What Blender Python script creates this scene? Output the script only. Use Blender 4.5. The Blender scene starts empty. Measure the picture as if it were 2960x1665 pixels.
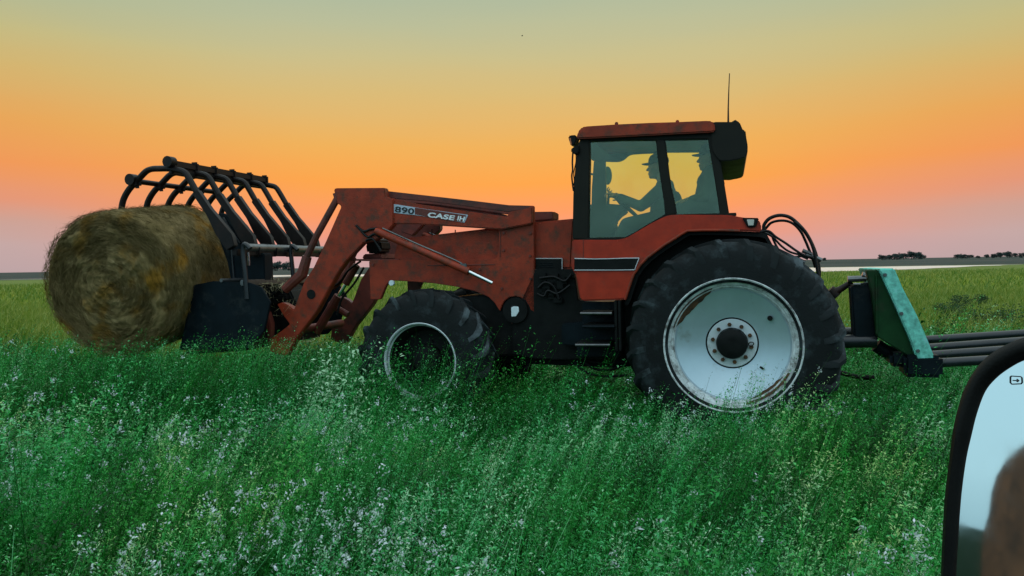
import bpy, bmesh, math, random
import numpy as np
from mathutils import Vector, Matrix, noise
R = math.radians
random.seed(7); rng = np.random.default_rng(11)
S = bpy.context.scene
C = S.collection

# ---------------------------------------------------------------- camera, world, sun, exposure
CAMZ = 1.55; FPX = 2183.0
cam_d = bpy.data.cameras.new('camera'); cam = bpy.data.objects.new('camera', cam_d); C.objects.link(cam)
cam_d.sensor_width = 36; cam_d.lens = FPX / 2960 * 36
cam_d.clip_start = 0.05; cam_d.clip_end = 6000
CAMM = Matrix.Translation((0, 0, CAMZ)) @ Matrix.Rotation(R(90 - 1.74), 4, 'X') @ Matrix.Rotation(R(-0.9), 4, 'Z')
cam.matrix_world = CAMM
S.camera = cam
S.view_settings.view_transform = 'Standard'; S.view_settings.look = 'None'
S.view_settings.exposure = 0; S.view_settings.gamma = 1

def lin(c):
    return tuple(((x / 255) / 12.92 if x / 255 <= .04045 else ((x / 255 + .055) / 1.055) ** 2.4) for x in c) + (1,)

W = bpy.data.worlds.new('World'); S.world = W; W.use_nodes = True
nt = W.node_tree; nt.nodes.clear()
def N_(t, tree=None, **kw):
    n = (tree or nt).nodes.new(t)
    for k, v in kw.items(): setattr(n, k, v)
    return n
def ramp(tree, stops):
    r = tree.nodes.new('ShaderNodeValToRGB'); e = r.color_ramp.elements
    while len(e) < len(stops): e.new(.5)
    for i, (p, c) in enumerate(stops): e[i].position = p; e[i].color = c
    return r
L = nt.links.new
tc = N_('ShaderNodeTexCoord'); sep = N_('ShaderNodeSeparateXYZ'); L(tc.outputs['Generated'], sep.inputs[0])
mid = ramp(nt, [(p, lin(c)) for p, c in [(0, (200, 165, 165)), (.018, (212, 160, 158)), (.04, (236, 154, 132)), (.07, (252, 156, 102)), (.11, (252, 165, 76)),
     (.155, (240, 177, 90)), (.215, (218, 187, 120)), (.26, (203, 191, 139)), (.30, (187, 190, 153)), (.35, (168, 185, 162))]] + [(.5, (.85, 1.0, 1.0, 1)), (1, (1.15, 1.38, 1.42, 1))])
side = ramp(nt, [(p, lin(c)) for p, c in [(0, (188, 164, 165)), (.03, (194, 168, 166)), (.055, (201, 162, 151)), (.08, (226, 151, 122)), (.12, (240, 152, 90)),
     (.17, (232, 165, 88)), (.22, (211, 180, 112)), (.26, (196, 186, 130)), (.30, (176, 184, 148)), (.35, (150, 178, 165))]] + [(.5, (.8, 1.0, 1.0, 1)), (1, (1.15, 1.38, 1.42, 1))])
back = ramp(nt, [(p, lin(c)) for p, c in [(0, (150, 190, 200)), (.06, (172, 214, 224)), (.25, (174, 218, 232))]] + [(.5, (.75, 1.0, 1.1, 1)), (1, (1.15, 1.38, 1.42, 1))])
hz = N_('ShaderNodeTexNoise'); hz.inputs['Scale'].default_value = 2.2; hz.inputs['Detail'].default_value = 5
hm = N_('ShaderNodeMapping'); hm.inputs['Scale'].default_value = (1, 1, 7); L(tc.outputs['Generated'], hm.inputs[0]); L(hm.outputs[0], hz.inputs[0])
hr = N_('ShaderNodeMapRange'); hr.inputs[3].default_value = -.016; hr.inputs[4].default_value = .016; L(hz.outputs[0], hr.inputs[0])
hs0 = N_('ShaderNodeMath', operation='ADD'); L(sep.outputs['Z'], hs0.inputs[0]); L(hr.outputs[0], hs0.inputs[1])
for r_ in (mid, side, back): L(hs0.outputs[0], r_.inputs[0])
ax = N_('ShaderNodeMath', operation='ABSOLUTE'); L(sep.outputs['X'], ax.inputs[0])
sx = N_('ShaderNodeMapRange', interpolation_type='SMOOTHSTEP'); sx.inputs[1].default_value = .22; sx.inputs[2].default_value = .62
L(ax.outputs[0], sx.inputs[0])
m1 = N_('ShaderNodeMix', data_type='RGBA'); L(sx.outputs[0], m1.inputs[0]); L(mid.outputs[0], m1.inputs[6]); L(side.outputs[0], m1.inputs[7])
sy = N_('ShaderNodeMapRange', interpolation_type='SMOOTHSTEP'); sy.inputs[1].default_value = -.15; sy.inputs[2].default_value = .55
L(sep.outputs['Y'], sy.inputs[0])
m2 = N_('ShaderNodeMix', data_type='RGBA'); L(sy.outputs[0], m2.inputs[0]); L(back.outputs[0], m2.inputs[6]); L(m1.outputs[2], m2.inputs[7])
sky = N_('ShaderNodeTexSky', sky_type='NISHITA'); sky.sun_disc = False; sky.sun_elevation = R(1.5); sky.sun_rotation = R(4)
bg1 = N_('ShaderNodeBackground'); bg1.inputs[1].default_value = 1.0; L(m2.outputs[2], bg1.inputs[0])
bg2 = N_('ShaderNodeBackground'); bg2.inputs[1].default_value = .002; L(sky.outputs[0], bg2.inputs[0])
ad = N_('ShaderNodeAddShader'); L(bg1.outputs[0], ad.inputs[0]); L(bg2.outputs[0], ad.inputs[1])
wo = N_('ShaderNodeOutputWorld'); L(ad.outputs[0], wo.inputs[0])

sun_d = bpy.data.lights.new('sun', 'SUN'); sun_d.energy = .12; sun_d.angle = R(5); sun_d.color = (1, .62, .36)
sun = bpy.data.objects.new('sun', sun_d); C.objects.link(sun)
sun.rotation_euler = (R(88.5 + 0), 0, R(180 - 4)); sun.location = (0, 60, 30)

# ---------------------------------------------------------------- pixel measuring (photo 2960x1665)
CR = dict(A=(80, 420, 2.1956), B=(660, 500, 2.1956), C=(1560, 180, 2.4986), D=(1480, 640, 2.498), E=(2160, 600, 2.415),
          F=(340, 440, 3.623), G=(560, 660, 3.622), H=(1400, 640, 3.15), I=(1000, 800, 4.026), J=(960, 530, 3.623), K=(1640, 380, 4.262),
          M=(2560, 900, 1.894), L=(1960, 900, 6.5875), Q=(1540, 730, 8.05), X=(0, 0, 1.0), V=(0, 0, 1 / 1.1491))
def ray(cr, x, y):
    ox, oy, s = CR[cr]; px = ox + x / s; py = oy + y / s
    d = CAMM.to_3x3() @ Vector(((px - 1480) / FPX, -(py - 832.5) / FPX, -1))
    return Vector((0, 0, CAMZ)), d
def at_depth(cr, x, y, Z):
    o, d = ray(cr, x, y); return o + d * (Z / d.y)
def at_ground(cr, x, y, z=0):
    o, d = ray(cr, x, y); return o + d * ((z - CAMZ) / d.z)
class Frame:
    """a local frame: u forward (to the left), v towards the camera, w up"""
    def __init__(s, loc, ang):
        s.loc = Vector(loc); s.F = Vector((-math.cos(ang), math.sin(ang), 0)); s.N = Vector((-math.sin(ang), -math.cos(ang), 0)); s.rz = math.pi - ang
    def P(s, cr, x, y, v):
        o, d = ray(cr, x, y)
        t = (v - (o - s.loc).dot(s.N)) / d.dot(s.N); p = o + d * t - s.loc
        return Vector((p.dot(s.F), v, p.z))
    def sub(s, u, v=0, w=0):
        f = Frame(s.loc + s.F * u + s.N * v + Vector((0, 0, w)), 0); f.F, f.N, f.rz = s.F, s.N, s.rz; return f
PHI = R(16)
wheel_face = at_depth('D', 1590, 895, 6.15)
_f = Frame((0, 0, 0), PHI)
o_ = wheel_face - _f.N * 1.22; o_.z = 0
TF = Frame(o_, PHI)

# ---------------------------------------------------------------- helpers
def tag(o, label=None, cat=None, group=None, kind=None):
    if label: o['label'] = label
    if cat: o['category'] = cat
    if group: o['group'] = group
    if kind: o['kind'] = kind
    return o
def empty(name, loc, rz=0):
    o = bpy.data.objects.new(name, None); C.objects.link(o); o.location = loc; o.rotation_euler = (0, 0, rz); return o
def link(name, me, mat, parent=None, smooth=True, sharp=35):
    if mat is not None and not me.materials: me.materials.append(mat)
    if smooth:
        me.polygons.foreach_set('use_smooth', [True] * len(me.polygons)); me.set_sharp_from_angle(angle=R(sharp))
    me.update()
    o = bpy.data.objects.new(name, me); C.objects.link(o)
    if parent: o.parent = parent
    return o
class MB:
    def __init__(s): s.bm = bmesh.new()
    def prism(s, pts, v0, v1, bev=.004):
        """pts: list of Vectors (u,_,w) extruded between v0 and v1"""
        bm = bmesh.new()
        a = [bm.verts.new((p[0], v0, p[2])) for p in pts]; b = [bm.verts.new((p[0], v1, p[2])) for p in pts]
        n = len(pts); bm.faces.new(a); bm.faces.new(b[::-1])
        for i in range(n): bm.faces.new((a[i], b[i], b[(i + 1) % n], a[(i + 1) % n]))
        bmesh.ops.recalc_face_normals(bm, faces=bm.faces)
        if bev: bmesh.ops.bevel(bm, geom=list(bm.edges), offset=bev, segments=2, affect='EDGES', clamp_overlap=True)
        s._add(bm); return s
    def _add(s, bm):
        me = bpy.data.meshes.new('t'); bm.to_mesh(me); bm.free(); s.bm.from_mesh(me); bpy.data.meshes.remove(me)
    def box(s, c, d, rot=None, bev=.004):
        bm = bmesh.new(); bmesh.ops.create_cube(bm, size=1)
        bmesh.ops.scale(bm, vec=d, verts=bm.verts)
        if bev: bmesh.ops.bevel(bm, geom=list(bm.edges), offset=min(bev, min(d) * .4), segments=2, affect='EDGES')
        if rot is not None: bmesh.ops.rotate(bm, matrix=rot, verts=bm.verts)
        bmesh.ops.translate(bm, vec=c, verts=bm.verts); s._add(bm); return s
    def tube(s, pts, r, n=10, cap=True, sq=None):
        pts = [Vector(p) for p in pts]; m = len(pts)
        rs = [r] * m if not hasattr(r, '__len__') else list(r)
        T = [(pts[min(i + 1, m - 1)] - pts[max(i - 1, 0)]).normalized() for i in range(m)]
        up = Vector((0, 0, 1)) if abs(T[0].z) < .9 else Vector((0, 1, 0))
        x = T[0].cross(up).normalized(); rings = []
        for i in range(m):
            x = (x - T[i] * x.dot(T[i])).normalized(); y = T[i].cross(x)
            rr = rs[i] if hasattr(rs[i], '__len__') else (rs[i], rs[i])
            rings.append([s.bm.verts.new(pts[i] + x * math.cos(2 * math.pi * k / n) * rr[0] + y * math.sin(2 * math.pi * k / n) * rr[1]) for k in range(n)])
        for i in range(m - 1):
            for k in range(n):
                s.bm.faces.new((rings[i][k], rings[i][(k + 1) % n], rings[i + 1][(k + 1) % n], rings[i + 1][k]))
        if cap: s.bm.faces.new(rings[0][::-1]); s.bm.faces.new(rings[-1])
        return s
    def lathe(s, prof, c, n=64, axis='V', caps=False):
        """prof: (r, v) pairs; axis along v through c=(u,w)"""
        rings = []
        for (r, v) in prof:
            if r < 1e-6: rings.append([s.bm.verts.new((c[0], v, c[1]))]); continue
            rings.append([s.bm.verts.new((c[0] + r * math.cos(2 * math.pi * k / n), v, c[1] + r * math.sin(2 * math.pi * k / n))) for k in range(n)])
        for a, b in zip(rings, rings[1:]):
            for k in range(n):
                q = [a[k % len(a)], a[(k + 1) % n % len(a)], b[(k + 1) % n % len(b)], b[k % len(b)]]
                q2 = []
                for w_ in q:
                    if w_ not in q2: q2.append(w_)
                if len(q2) > 2: s.bm.faces.new(q2)
        bmesh.ops.recalc_face_normals(s.bm, faces=s.bm.faces)
        return s
    def cyl(s, a, b, r, n=16): return s.tube([a, b], r, n)
    def build(s, name, mat, parent=None, smooth=True, sharp=35):
        me = bpy.data.meshes.new(name); s.bm.to_mesh(me); s.bm.free(); return link(name, me, mat, parent, smooth, sharp)
def smooth_path(pts, k=6):
    pts = [Vector(p) for p in pts]; out = []
    for i in range(len(pts) - 1):
        p0 = pts[max(i - 1, 0)]; p1 = pts[i]; p2 = pts[i + 1]; p3 = pts[min(i + 2, len(pts) - 1)]
        for j in range(k):
            t = j / k
            out.append(.5 * ((2 * p1) + (p2 - p0) * t + (2 * p0 - 5 * p1 + 4 * p2 - p3) * t * t + (3 * p1 - p0 - 3 * p2 + p3) * t ** 3))
    return out + [pts[-1]]

# ---------------------------------------------------------------- materials
def material(name, col, rough=.6, metal=0, var=.25, scale=6, bump=.0, bscale=60, dirt=None, dirt_amt=.0, spec=.5, dirt_scale=3, coat=0):
    m = bpy.data.materials.new(name); m.use_nodes = True; t = m.node_tree; b = t.nodes['Principled BSDF']; l = t.links.new
    tcn = t.nodes.new('ShaderNodeTexCoord')
    n = t.nodes.new('ShaderNodeTexNoise'); n.inputs['Scale'].default_value = scale; n.inputs['Detail'].default_value = 7; n.inputs['Roughness'].default_value = .62
    l(tcn.outputs['Object'], n.inputs['Vector'])
    lo = tuple(c * (1 - var) for c in col[:3]) + (1,); hi = tuple(min(1, c * (1 + var)) for c in col[:3]) + (1,)
    r = ramp(t, [(.3, lo), (.7, hi)]); l(n.outputs[0], r.inputs[0]); out = r.outputs[0]
    if dirt:
        n2 = t.nodes.new('ShaderNodeTexNoise'); n2.inputs['Scale'].default_value = dirt_scale; n2.inputs['Detail'].default_value = 9; n2.inputs['Roughness'].default_value = .7
        l(tcn.outputs['Object'], n2.inputs['Vector'])
        mr = t.nodes.new('ShaderNodeMapRange'); mr.inputs[1].default_value = .62 - dirt_amt * .3; mr.inputs[2].default_value = .8 - dirt_amt * .3; l(n2.outputs[0], mr.inputs[0])
        mx = t.nodes.new('ShaderNodeMix'); mx.data_type = 'RGBA'; l(mr.outputs[0], mx.inputs[0]); l(out, mx.inputs[6]); mx.inputs[7].default_value = dirt; out = mx.outputs[2]
    l(out, b.inputs['Base Color']); b.inputs['Roughness'].default_value = rough; b.inputs['Metallic'].default_value = metal
    b.inputs['Specular IOR Level'].default_value = spec
    if coat: b.inputs['Coat Weight'].default_value = coat
    rr = t.nodes.new('ShaderNodeMapRange'); rr.inputs[3].default_value = max(.05, rough - .12); rr.inputs[4].default_value = min(1, rough + .15); l(n.outputs[0], rr.inputs[0]); l(rr.outputs[0], b.inputs['Roughness'])
    if bump:
        nb = t.nodes.new('ShaderNodeTexNoise'); nb.inputs['Scale'].default_value = bscale; nb.inputs['Detail'].default_value = 4; l(tcn.outputs['Object'], nb.inputs['Vector'])
        bp = t.nodes.new('ShaderNodeBump'); bp.inputs['Strength'].default_value = bump; bp.inputs['Distance'].default_value = .01; l(nb.outputs[0], bp.inputs['Height']); l(bp.outputs[0], b.inputs['Normal'])
    return m
M = {}
M['red'] = material('weathered_red_paint', (.29, .034, .012), .5, spec=.3, var=.32, scale=6, dirt=(.09, .035, .02, 1), dirt_amt=.45, dirt_scale=9, bump=.25, bscale=90)
M['redbright'] = material('bright_red_paint', (.38, .026, .006), .42, spec=.35, var=.25, scale=7, dirt=(.14, .05, .03, 1), dirt_amt=.2)
M['darkred'] = material('grimy_shaded_red_paint', (.15, .026, .016), .55, var=.3, scale=7, dirt=(.03, .015, .012, 1), dirt_amt=.5)  # grimy red, also the shaded copy of the paint on far loader parts
M['black'] = material('black_painted_steel', (.008, .009, .009), .5, var=.4, scale=8, dirt=(.03, .025, .02, 1), dirt_amt=.15, spec=.12)
M['tine'] = material('black_brown_steel', (.009, .006, .006), .5, var=.4, scale=10, dirt=(.04, .015, .010, 1), dirt_amt=.2, spec=.25)
M['navy'] = material('blue_black_steel', (.004, .009, .013), .5, var=.4, scale=5, dirt=(.03, .035, .035, 1), dirt_amt=.15, spec=.12)
M['cabblack'] = material('cab_black_trim', (.009, .009, .006), .5, spec=.2, var=.3, scale=5)
M['interior'] = material('dark_cab_plastic', (.005, .006, .006), .8, var=.3, scale=6)
M['tyre'] = material('dusty_tyre_rubber', (.008, .0105, .0115), .8, spec=.2, var=.35, scale=4, dirt=(.032, .043, .048, 1), dirt_amt=.35, dirt_scale=5, bump=.3, bscale=50)
M['lug'] = material('dusty_tyre_lug_rubber', (.012, .016, .018), .75, spec=.25, var=.4, scale=5, dirt=(.10, .125, .14, 1), dirt_amt=.3, dirt_scale=2.5)
M['white'] = material('white_wheel_paint', (.62, .68, .72), .38, var=.1, scale=4, dirt=(.28, .26, .24, 1), dirt_amt=.12, dirt_scale=6)
M['disc'] = material('glossy_white_wheel_disc', (.50, .62, .70), .36, metal=.5, var=.08, scale=3, dirt=(.3, .33, .33, 1), dirt_amt=.1, dirt_scale=5)
M['rim'] = material('scuffed_silver_rim', (.6, .64, .66), .4, var=.35, scale=16, dirt=(.07, .05, .04, 1), dirt_amt=.42, dirt_scale=12)
M['rust'] = material('brown_rust', (.10, .045, .018), .85, var=.4, scale=16, dirt=(.02, .015, .01, 1), dirt_amt=.5, dirt_scale=14)
M['chrome'] = material('polished_steel_rod', (.75, .78, .8), .18, metal=1, var=.05)
M['steel'] = material('worn_bare_steel', (.15, .155, .16), .38, metal=.8, var=.35, scale=12)
M['strip'] = material('pale_trim_strip', (.5, .52, .56), .4, var=.2)
M['label'] = material('silver_decal', (.42, .5, .6), .4, var=.25, scale=9)
M['letter_dark'] = material('dark_lettering', (.01, .012, .015), .5, var=.1)
M['letter_white'] = material('white_lettering', (.8, .84, .88), .4, var=.1)
M['teal'] = material('pale_teal_paint', (.17, .60, .50), .6, var=.5, scale=18, dirt=(.3, .5, .55, 1), dirt_amt=.2, dirt_scale=9, bump=.25, bscale=40)
M['dkgreen'] = material('dark_green_paint', (.008, .045, .014), .6, spec=.15, var=.4, scale=5, dirt=(.03, .03, .02, 1), dirt_amt=.3)
M['pipe'] = material('black_pipe_steel', (.012, .014, .018), .28, var=.3, scale=8)
M['hose'] = material('black_rubber_hose', (.006, .006, .007), .5, spec=.25, var=.3)
M['pale_patch'] = material('pale_plastic', (.75, .85, .9), .25, var=.05)
M['lens'] = material('lamp_lens', (.55, .55, .5), .15, var=.15)
M['amber'] = material('amber_lens', (.6, .15, .03), .25, var=.15)
M['skin'] = material('skin', (.35, .18, .12), .6, var=.1)
M['shirt'] = material('dark_shirt_cloth', (.03, .04, .05), .9, var=.25, scale=12)
M['trousers'] = material('dark_work_trousers', (.02, .028, .045), .9, var=.25, scale=12)
M['capc'] = material('dark_cap_cloth', (.02, .02, .022), .85, var=.2)
M['seat'] = material('dark_seat_cloth', (.008, .010, .011), .9, var=.3)
M['trunk'] = material('tree_bark', (.03, .025, .02), .9, var=.3)
M['crown'] = material('dark_far_foliage', (.03, .05, .045), .9, var=.4, scale=2)
M['bushleaf'] = material('dark_weed_foliage', (.03, .075, .02), .8, var=.45, scale=5)
M['bird'] = material('bird_feathers', (.01, .01, .008), .8, var=.1)
M['mblack'] = material('black_mirror_housing', (.004, .005, .0045), .5, spec=.2, var=.25, scale=20, bump=.1, bscale=400)
M['brown'] = material('brown_vehicle_paint', (.13, .07, .04), .6, var=.5, scale=5, dirt=(.04, .028, .022, 1), dirt_amt=.6, dirt_scale=7)
def mirror_mat():
    m = bpy.data.materials.new('mirror_glass'); m.use_nodes = True; b = m.node_tree.nodes['Principled BSDF']
    b.inputs['Base Color'].default_value = (.9, .95, .97, 1); b.inputs['Metallic'].default_value = 1; b.inputs['Roughness'].default_value = .03
    t = m.node_tree; tcn = t.nodes.new('ShaderNodeTexCoord'); n = t.nodes.new('ShaderNodeTexNoise'); n.inputs['Scale'].default_value = 30; n.inputs['Detail'].default_value = 8
    t.links.new(tcn.outputs['Object'], n.inputs[0]); mr = t.nodes.new('ShaderNodeMapRange'); mr.inputs[1].default_value = .45; mr.inputs[2].default_value = .8; mr.inputs[3].default_value = .03; mr.inputs[4].default_value = .08
    t.links.new(n.outputs[0], mr.inputs[0]); t.links.new(mr.outputs[0], b.inputs['Roughness']); return m
M['mirror'] = mirror_mat()
def glass_mat(name, tint, refl):
    m = bpy.data.materials.new(name); m.use_nodes = True; t = m.node_tree; t.nodes.clear(); l = t.links.new
    tr = t.nodes.new('ShaderNodeBsdfTransparent'); tr.inputs[0].default_value = tint
    gl = t.nodes.new('ShaderNodeBsdfGlossy'); gl.inputs['Roughness'].default_value = .06; gl.inputs[0].default_value = (.75, .95, 1, 1)
    n = t.nodes.new('ShaderNodeTexNoise'); n.inputs['Scale'].default_value = 3; n.inputs['Detail'].default_value = 5; tcn = t.nodes.new('ShaderNodeTexCoord'); l(tcn.outputs['Object'], n.inputs[0])
    mr = t.nodes.new('ShaderNodeMapRange'); mr.inputs[1].default_value = .3; mr.inputs[2].default_value = .7; mr.inputs[3].default_value = refl * .8; mr.inputs[4].default_value = refl * 1.2; l(n.outputs[0], mr.inputs[0])
    mx = t.nodes.new('ShaderNodeMixShader'); l(mr.outputs[0], mx.inputs[0]); l(tr.outputs[0], mx.inputs[1]); l(gl.outputs[0], mx.inputs[2])
    o = t.nodes.new('ShaderNodeOutputMaterial'); l(mx.outputs[0], o.inputs[0]); return m
M['glass'] = glass_mat('greenish_cab_glass', (.91, 1, .73, 1), .062)
M['glassfar'] = glass_mat('greenish_far_cab_glass', (.91, 1, .73, 1), .02)
def hay_mat():
    m = bpy.data.materials.new('rolled_hay'); m.use_nodes = True; t = m.node_tree; b = t.nodes['Principled BSDF']; l = t.links.new
    tcn = t.nodes.new('ShaderNodeTexCoord'); s = t.nodes.new('ShaderNodeSeparateXYZ')
    nz = t.nodes.new('ShaderNodeTexNoise'); nz.inputs['Scale'].default_value = 2.2; nz.inputs['Detail'].default_value = 5; l(tcn.outputs['Object'], nz.inputs[0])
    l(tcn.outputs['Object'], s.inputs[0])
    def mth(op, a, b_=None):
        n = t.nodes.new('ShaderNodeMath'); n.operation = op
        for i, v in enumerate((a, b_)):
            if v is None: continue
            if isinstance(v, (int, float)): n.inputs[i].default_value = v
            else: l(v, n.inputs[i])
        return n.outputs[0]
    r = mth('SQRT', mth('ADD', mth('MULTIPLY', s.outputs[0], s.outputs[0]), mth('MULTIPLY', s.outputs[2], s.outputs[2])))
    a = mth('ARCTAN2', s.outputs[2], s.outputs[0])
    cx = t.nodes.new('ShaderNodeCombineXYZ')   # stretched along the winding: streaks of straw
    rr = mth('ADD', mth('MULTIPLY', r, 22), mth('MULTIPLY', nz.outputs[0], 9)); l(rr, cx.inputs[0]); l(mth('MULTIPLY', mth('SINE', a), 1.6), cx.inputs[1]); l(mth('ADD', mth('MULTIPLY', mth('COSINE', a), 1.6), mth('MULTIPLY', s.outputs[1], 3)), cx.inputs[2])
    n1 = t.nodes.new('ShaderNodeTexNoise'); n1.inputs['Scale'].default_value = 1.0; n1.inputs['Detail'].default_value = 9; n1.inputs['Roughness'].default_value = .72; l(cx.outputs[0], n1.inputs[0])
    r1 = ramp(t, [(.27, (.035, .026, .009, 1)), (.43, (.14, .10, .038, 1)), (.58, (.23, .165, .072, 1)), (.76, (.45, .34, .18, 1))]); l(n1.outputs[0], r1.inputs[0])
    n2 = t.nodes.new('ShaderNodeTexNoise'); n2.inputs['Scale'].default_value = 3.1; n2.inputs['Detail'].default_value = 6; l(tcn.outputs['Object'], n2.inputs[0])
    mr = t.nodes.new('ShaderNodeMapRange'); mr.inputs[1].default_value = .52; mr.inputs[2].default_value = .68; l(n2.outputs[0], mr.inputs[0])
    mx = t.nodes.new('ShaderNodeMix'); mx.data_type = 'RGBA'; mx.blend_type = 'MULTIPLY'; l(mr.outputs[0], mx.inputs[0]); l(r1.outputs[0], mx.inputs[6]); mx.inputs[7].default_value = (1.3, .9, .3, 1)
    l(mx.outputs[2], b.inputs['Base Color']); b.inputs['Roughness'].default_value = .95; b.inputs['Specular IOR Level'].default_value = .15
    bp = t.nodes.new('ShaderNodeBump'); bp.inputs['Strength'].default_value = .9; bp.inputs['Distance'].default_value = .03; l(n1.outputs[0], bp.inputs['Height']); l(bp.outputs[0], b.inputs['Normal'])
    return m
M['hay'] = hay_mat()

# ---------------------------------------------------------------- setting: ground, water, far bank
def ground_mat():
    m = bpy.data.materials.new('meadow_ground'); m.use_nodes = True; t = m.node_tree; b = t.nodes['Principled BSDF']; l = t.links.new
    g = t.nodes.new('ShaderNodeNewGeometry')
    def nse(sc, det=8, ro=.65, stretch=None):
        n = t.nodes.new('ShaderNodeTexNoise'); n.inputs['Scale'].default_value = sc; n.inputs['Detail'].default_value = det; n.inputs['Roughness'].default_value = ro
        if stretch:
            mp = t.nodes.new('ShaderNodeMapping'); mp.inputs['Scale'].default_value = stretch; l(g.outputs['Position'], mp.inputs[0]); l(mp.outputs[0], n.inputs[0])
        else: l(g.outputs['Position'], n.inputs[0])
        return n
    n1 = nse(.12, 9, .6, (.5, 1, 1)); n2 = nse(6, 8, .75); n3 = nse(1.1, 6, .7)
    r1 = ramp(t, [(.3, (.10, .18, .012, 1)), (.5, (.19, .24, .028, 1)), (.7, (.28, .28, .05, 1))]); l(n1.outputs[0], r1.inputs[0])
    r2 = ramp(t, [(.25, (.45, .5, .4, 1)), (.7, (1.35, 1.3, 1.25, 1))])
    ad = t.nodes.new('ShaderNodeMath'); ad.operation = 'ADD'; l(n2.outputs[0], ad.inputs[0]); l(n3.outputs[0], ad.inputs[1])
    hf = t.nodes.new('ShaderNodeMath'); hf.operation = 'MULTIPLY'; hf.inputs[1].default_value = .5; l(ad.outputs[0], hf.inputs[0]); l(hf.outputs[0], r2.inputs[0])
    mx = t.nodes.new('ShaderNodeMix'); mx.data_type = 'RGBA'; mx.blend_type = 'MULTIPLY'; mx.inputs[0].default_value = 1; l(r1.outputs[0], mx.inputs[6]); l(r2.outputs[0], mx.inputs[7])
    # near soil is almost black, shade between the plants put into its colour
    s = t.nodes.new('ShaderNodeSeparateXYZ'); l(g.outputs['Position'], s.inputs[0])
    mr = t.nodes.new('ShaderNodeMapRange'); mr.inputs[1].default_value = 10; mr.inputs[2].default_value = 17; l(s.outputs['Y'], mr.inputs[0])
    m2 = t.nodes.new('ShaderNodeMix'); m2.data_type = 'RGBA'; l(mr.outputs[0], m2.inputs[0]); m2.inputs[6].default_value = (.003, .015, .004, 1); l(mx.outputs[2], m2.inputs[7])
    # the shore before the water is grey green reed
    mr3 = t.nodes.new('ShaderNodeMapRange'); mr3.inputs[1].default_value = 55; mr3.inputs[2].default_value = 90; l(s.outputs['Y'], mr3.inputs[0])
    m3 = t.nodes.new('ShaderNodeMix'); m3.data_type = 'RGBA'; l(mr3.outputs[0], m3.inputs[0]); l(m2.outputs[2], m3.inputs[6]); m3.inputs[7].default_value = (.15, .19, .05, 1)
    mr4 = t.nodes.new('ShaderNodeMapRange'); mr4.inputs[1].default_value = 150; mr4.inputs[2].default_value = 175; l(s.outputs['Y'], mr4.inputs[0])
    m4 = t.nodes.new('ShaderNodeMix'); m4.data_type = 'RGBA'; l(mr4.outputs[0], m4.inputs[0]); l(m3.outputs[2], m4.inputs[6])
    r4 = ramp(t, [(.35, (.025, .045, .035, 1)), (.5, (.06, .07, .062, 1)), (.65, (.10, .09, .085, 1))]); n4 = nse(.05, 8, .75, (.25, 1, 1)); l(n4.outputs[0], r4.inputs[0]); l(r4.outputs[0], m4.inputs[7])
    l(m4.outputs[2], b.inputs['Base Color']); b.inputs['Roughness'].default_value = 1; b.inputs['Specular IOR Level'].default_value = .05
    bp = t.nodes.new('ShaderNodeBump'); bp.inputs['Strength'].default_value = 1; bp.inputs['Distance'].default_value = .08; l(n2.outputs[0], bp.inputs['Height']); l(bp.outputs[0], b.inputs['Normal'])
    return m
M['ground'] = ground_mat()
def grid_sheet(name, xs, ys, zf, mat):
    vs = [(x, y, zf(x, y)) for y in ys for x in xs]; nx = len(xs)
    fs = [(j * nx + i, j * nx + i + 1, (j + 1) * nx + i + 1, (j + 1) * nx + i) for j in range(len(ys) - 1) for i in range(nx - 1)]
    me = bpy.data.meshes.new(name); me.from_pydata(vs, [], fs); return link(name, me, mat, smooth=True, sharp=180)
def gz(x, y):
    d = math.hypot(x, y)
    z = .05 * noise.noise(Vector((x * .15, y * .15, 0))) if d < 70 else 0
    if y > 170:
        k = min(1, (y - 170) / 500); z += k * (1.6 + 3.2 * max(0, noise.noise(Vector((x * .0016 + 3, 1.7, 0))) + .25)) 
    return z - (.0 if d < 3000 else 0)
def sp(a, b, n, p=2.0): return [a + (b - a) * (i / n) ** p for i in range(n + 1)]
xs = [-3500, -2200, -1400, -900, -600, -400, -280, -200, -140, -100, -70, -50, -36] + [i * 2.0 for i in range(-14, 15)] + [36, 50, 70, 100, 140, 200, 280, 400, 600, 900, 1400, 2200, 3500]
ys = [-600, -200, -80, -30] + [-20 + i * 2.0 for i in range(31)] + [50, 60, 72, 86, 100, 120, 140, 170, 200, 250, 320, 420, 550, 700, 900, 1200, 1800, 3000, 4000]
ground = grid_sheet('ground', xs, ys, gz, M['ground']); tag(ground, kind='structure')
# water: a still lake strip, shore measured on the right and on the left of the view
wm = bpy.data.materials.new('still_water'); wm.use_nodes = True; wb = wm.node_tree.nodes['Principled BSDF']
wb.inputs['Metallic'].default_value = .7; wb.inputs['Base Color'].default_value = (.80, .84, .86, 1); wb.inputs['Roughness'].default_value = .32; wb.inputs['Specular IOR Level'].default_value = .9; wb.inputs['IOR'].default_value = 1.6
wn = wm.node_tree.nodes.new('ShaderNodeTexNoise'); wn.inputs['Scale'].default_value = 3; wbp = wm.node_tree.nodes.new('ShaderNodeBump'); wbp.inputs['Strength'].default_value = .03
wm.node_tree.links.new(wn.outputs[0], wbp.inputs['Height']); wm.node_tree.links.new(wbp.outputs[0], wb.inputs['Normal'])
near_s = [(-400, 190), (-200, 186), (-130, 180), (-95, 170), (-60, 150), (-20, 125), (15, 104), (40, 98), (57, 109), (73, 126), (89, 141), (101, 151)]
far_s = [(104, 152), (92, 156), (70, 158), (40, 159), (0, 160), (-40, 168), (-80, 190), (-140, 205), (-240, 210), (-400, 214)]
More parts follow.
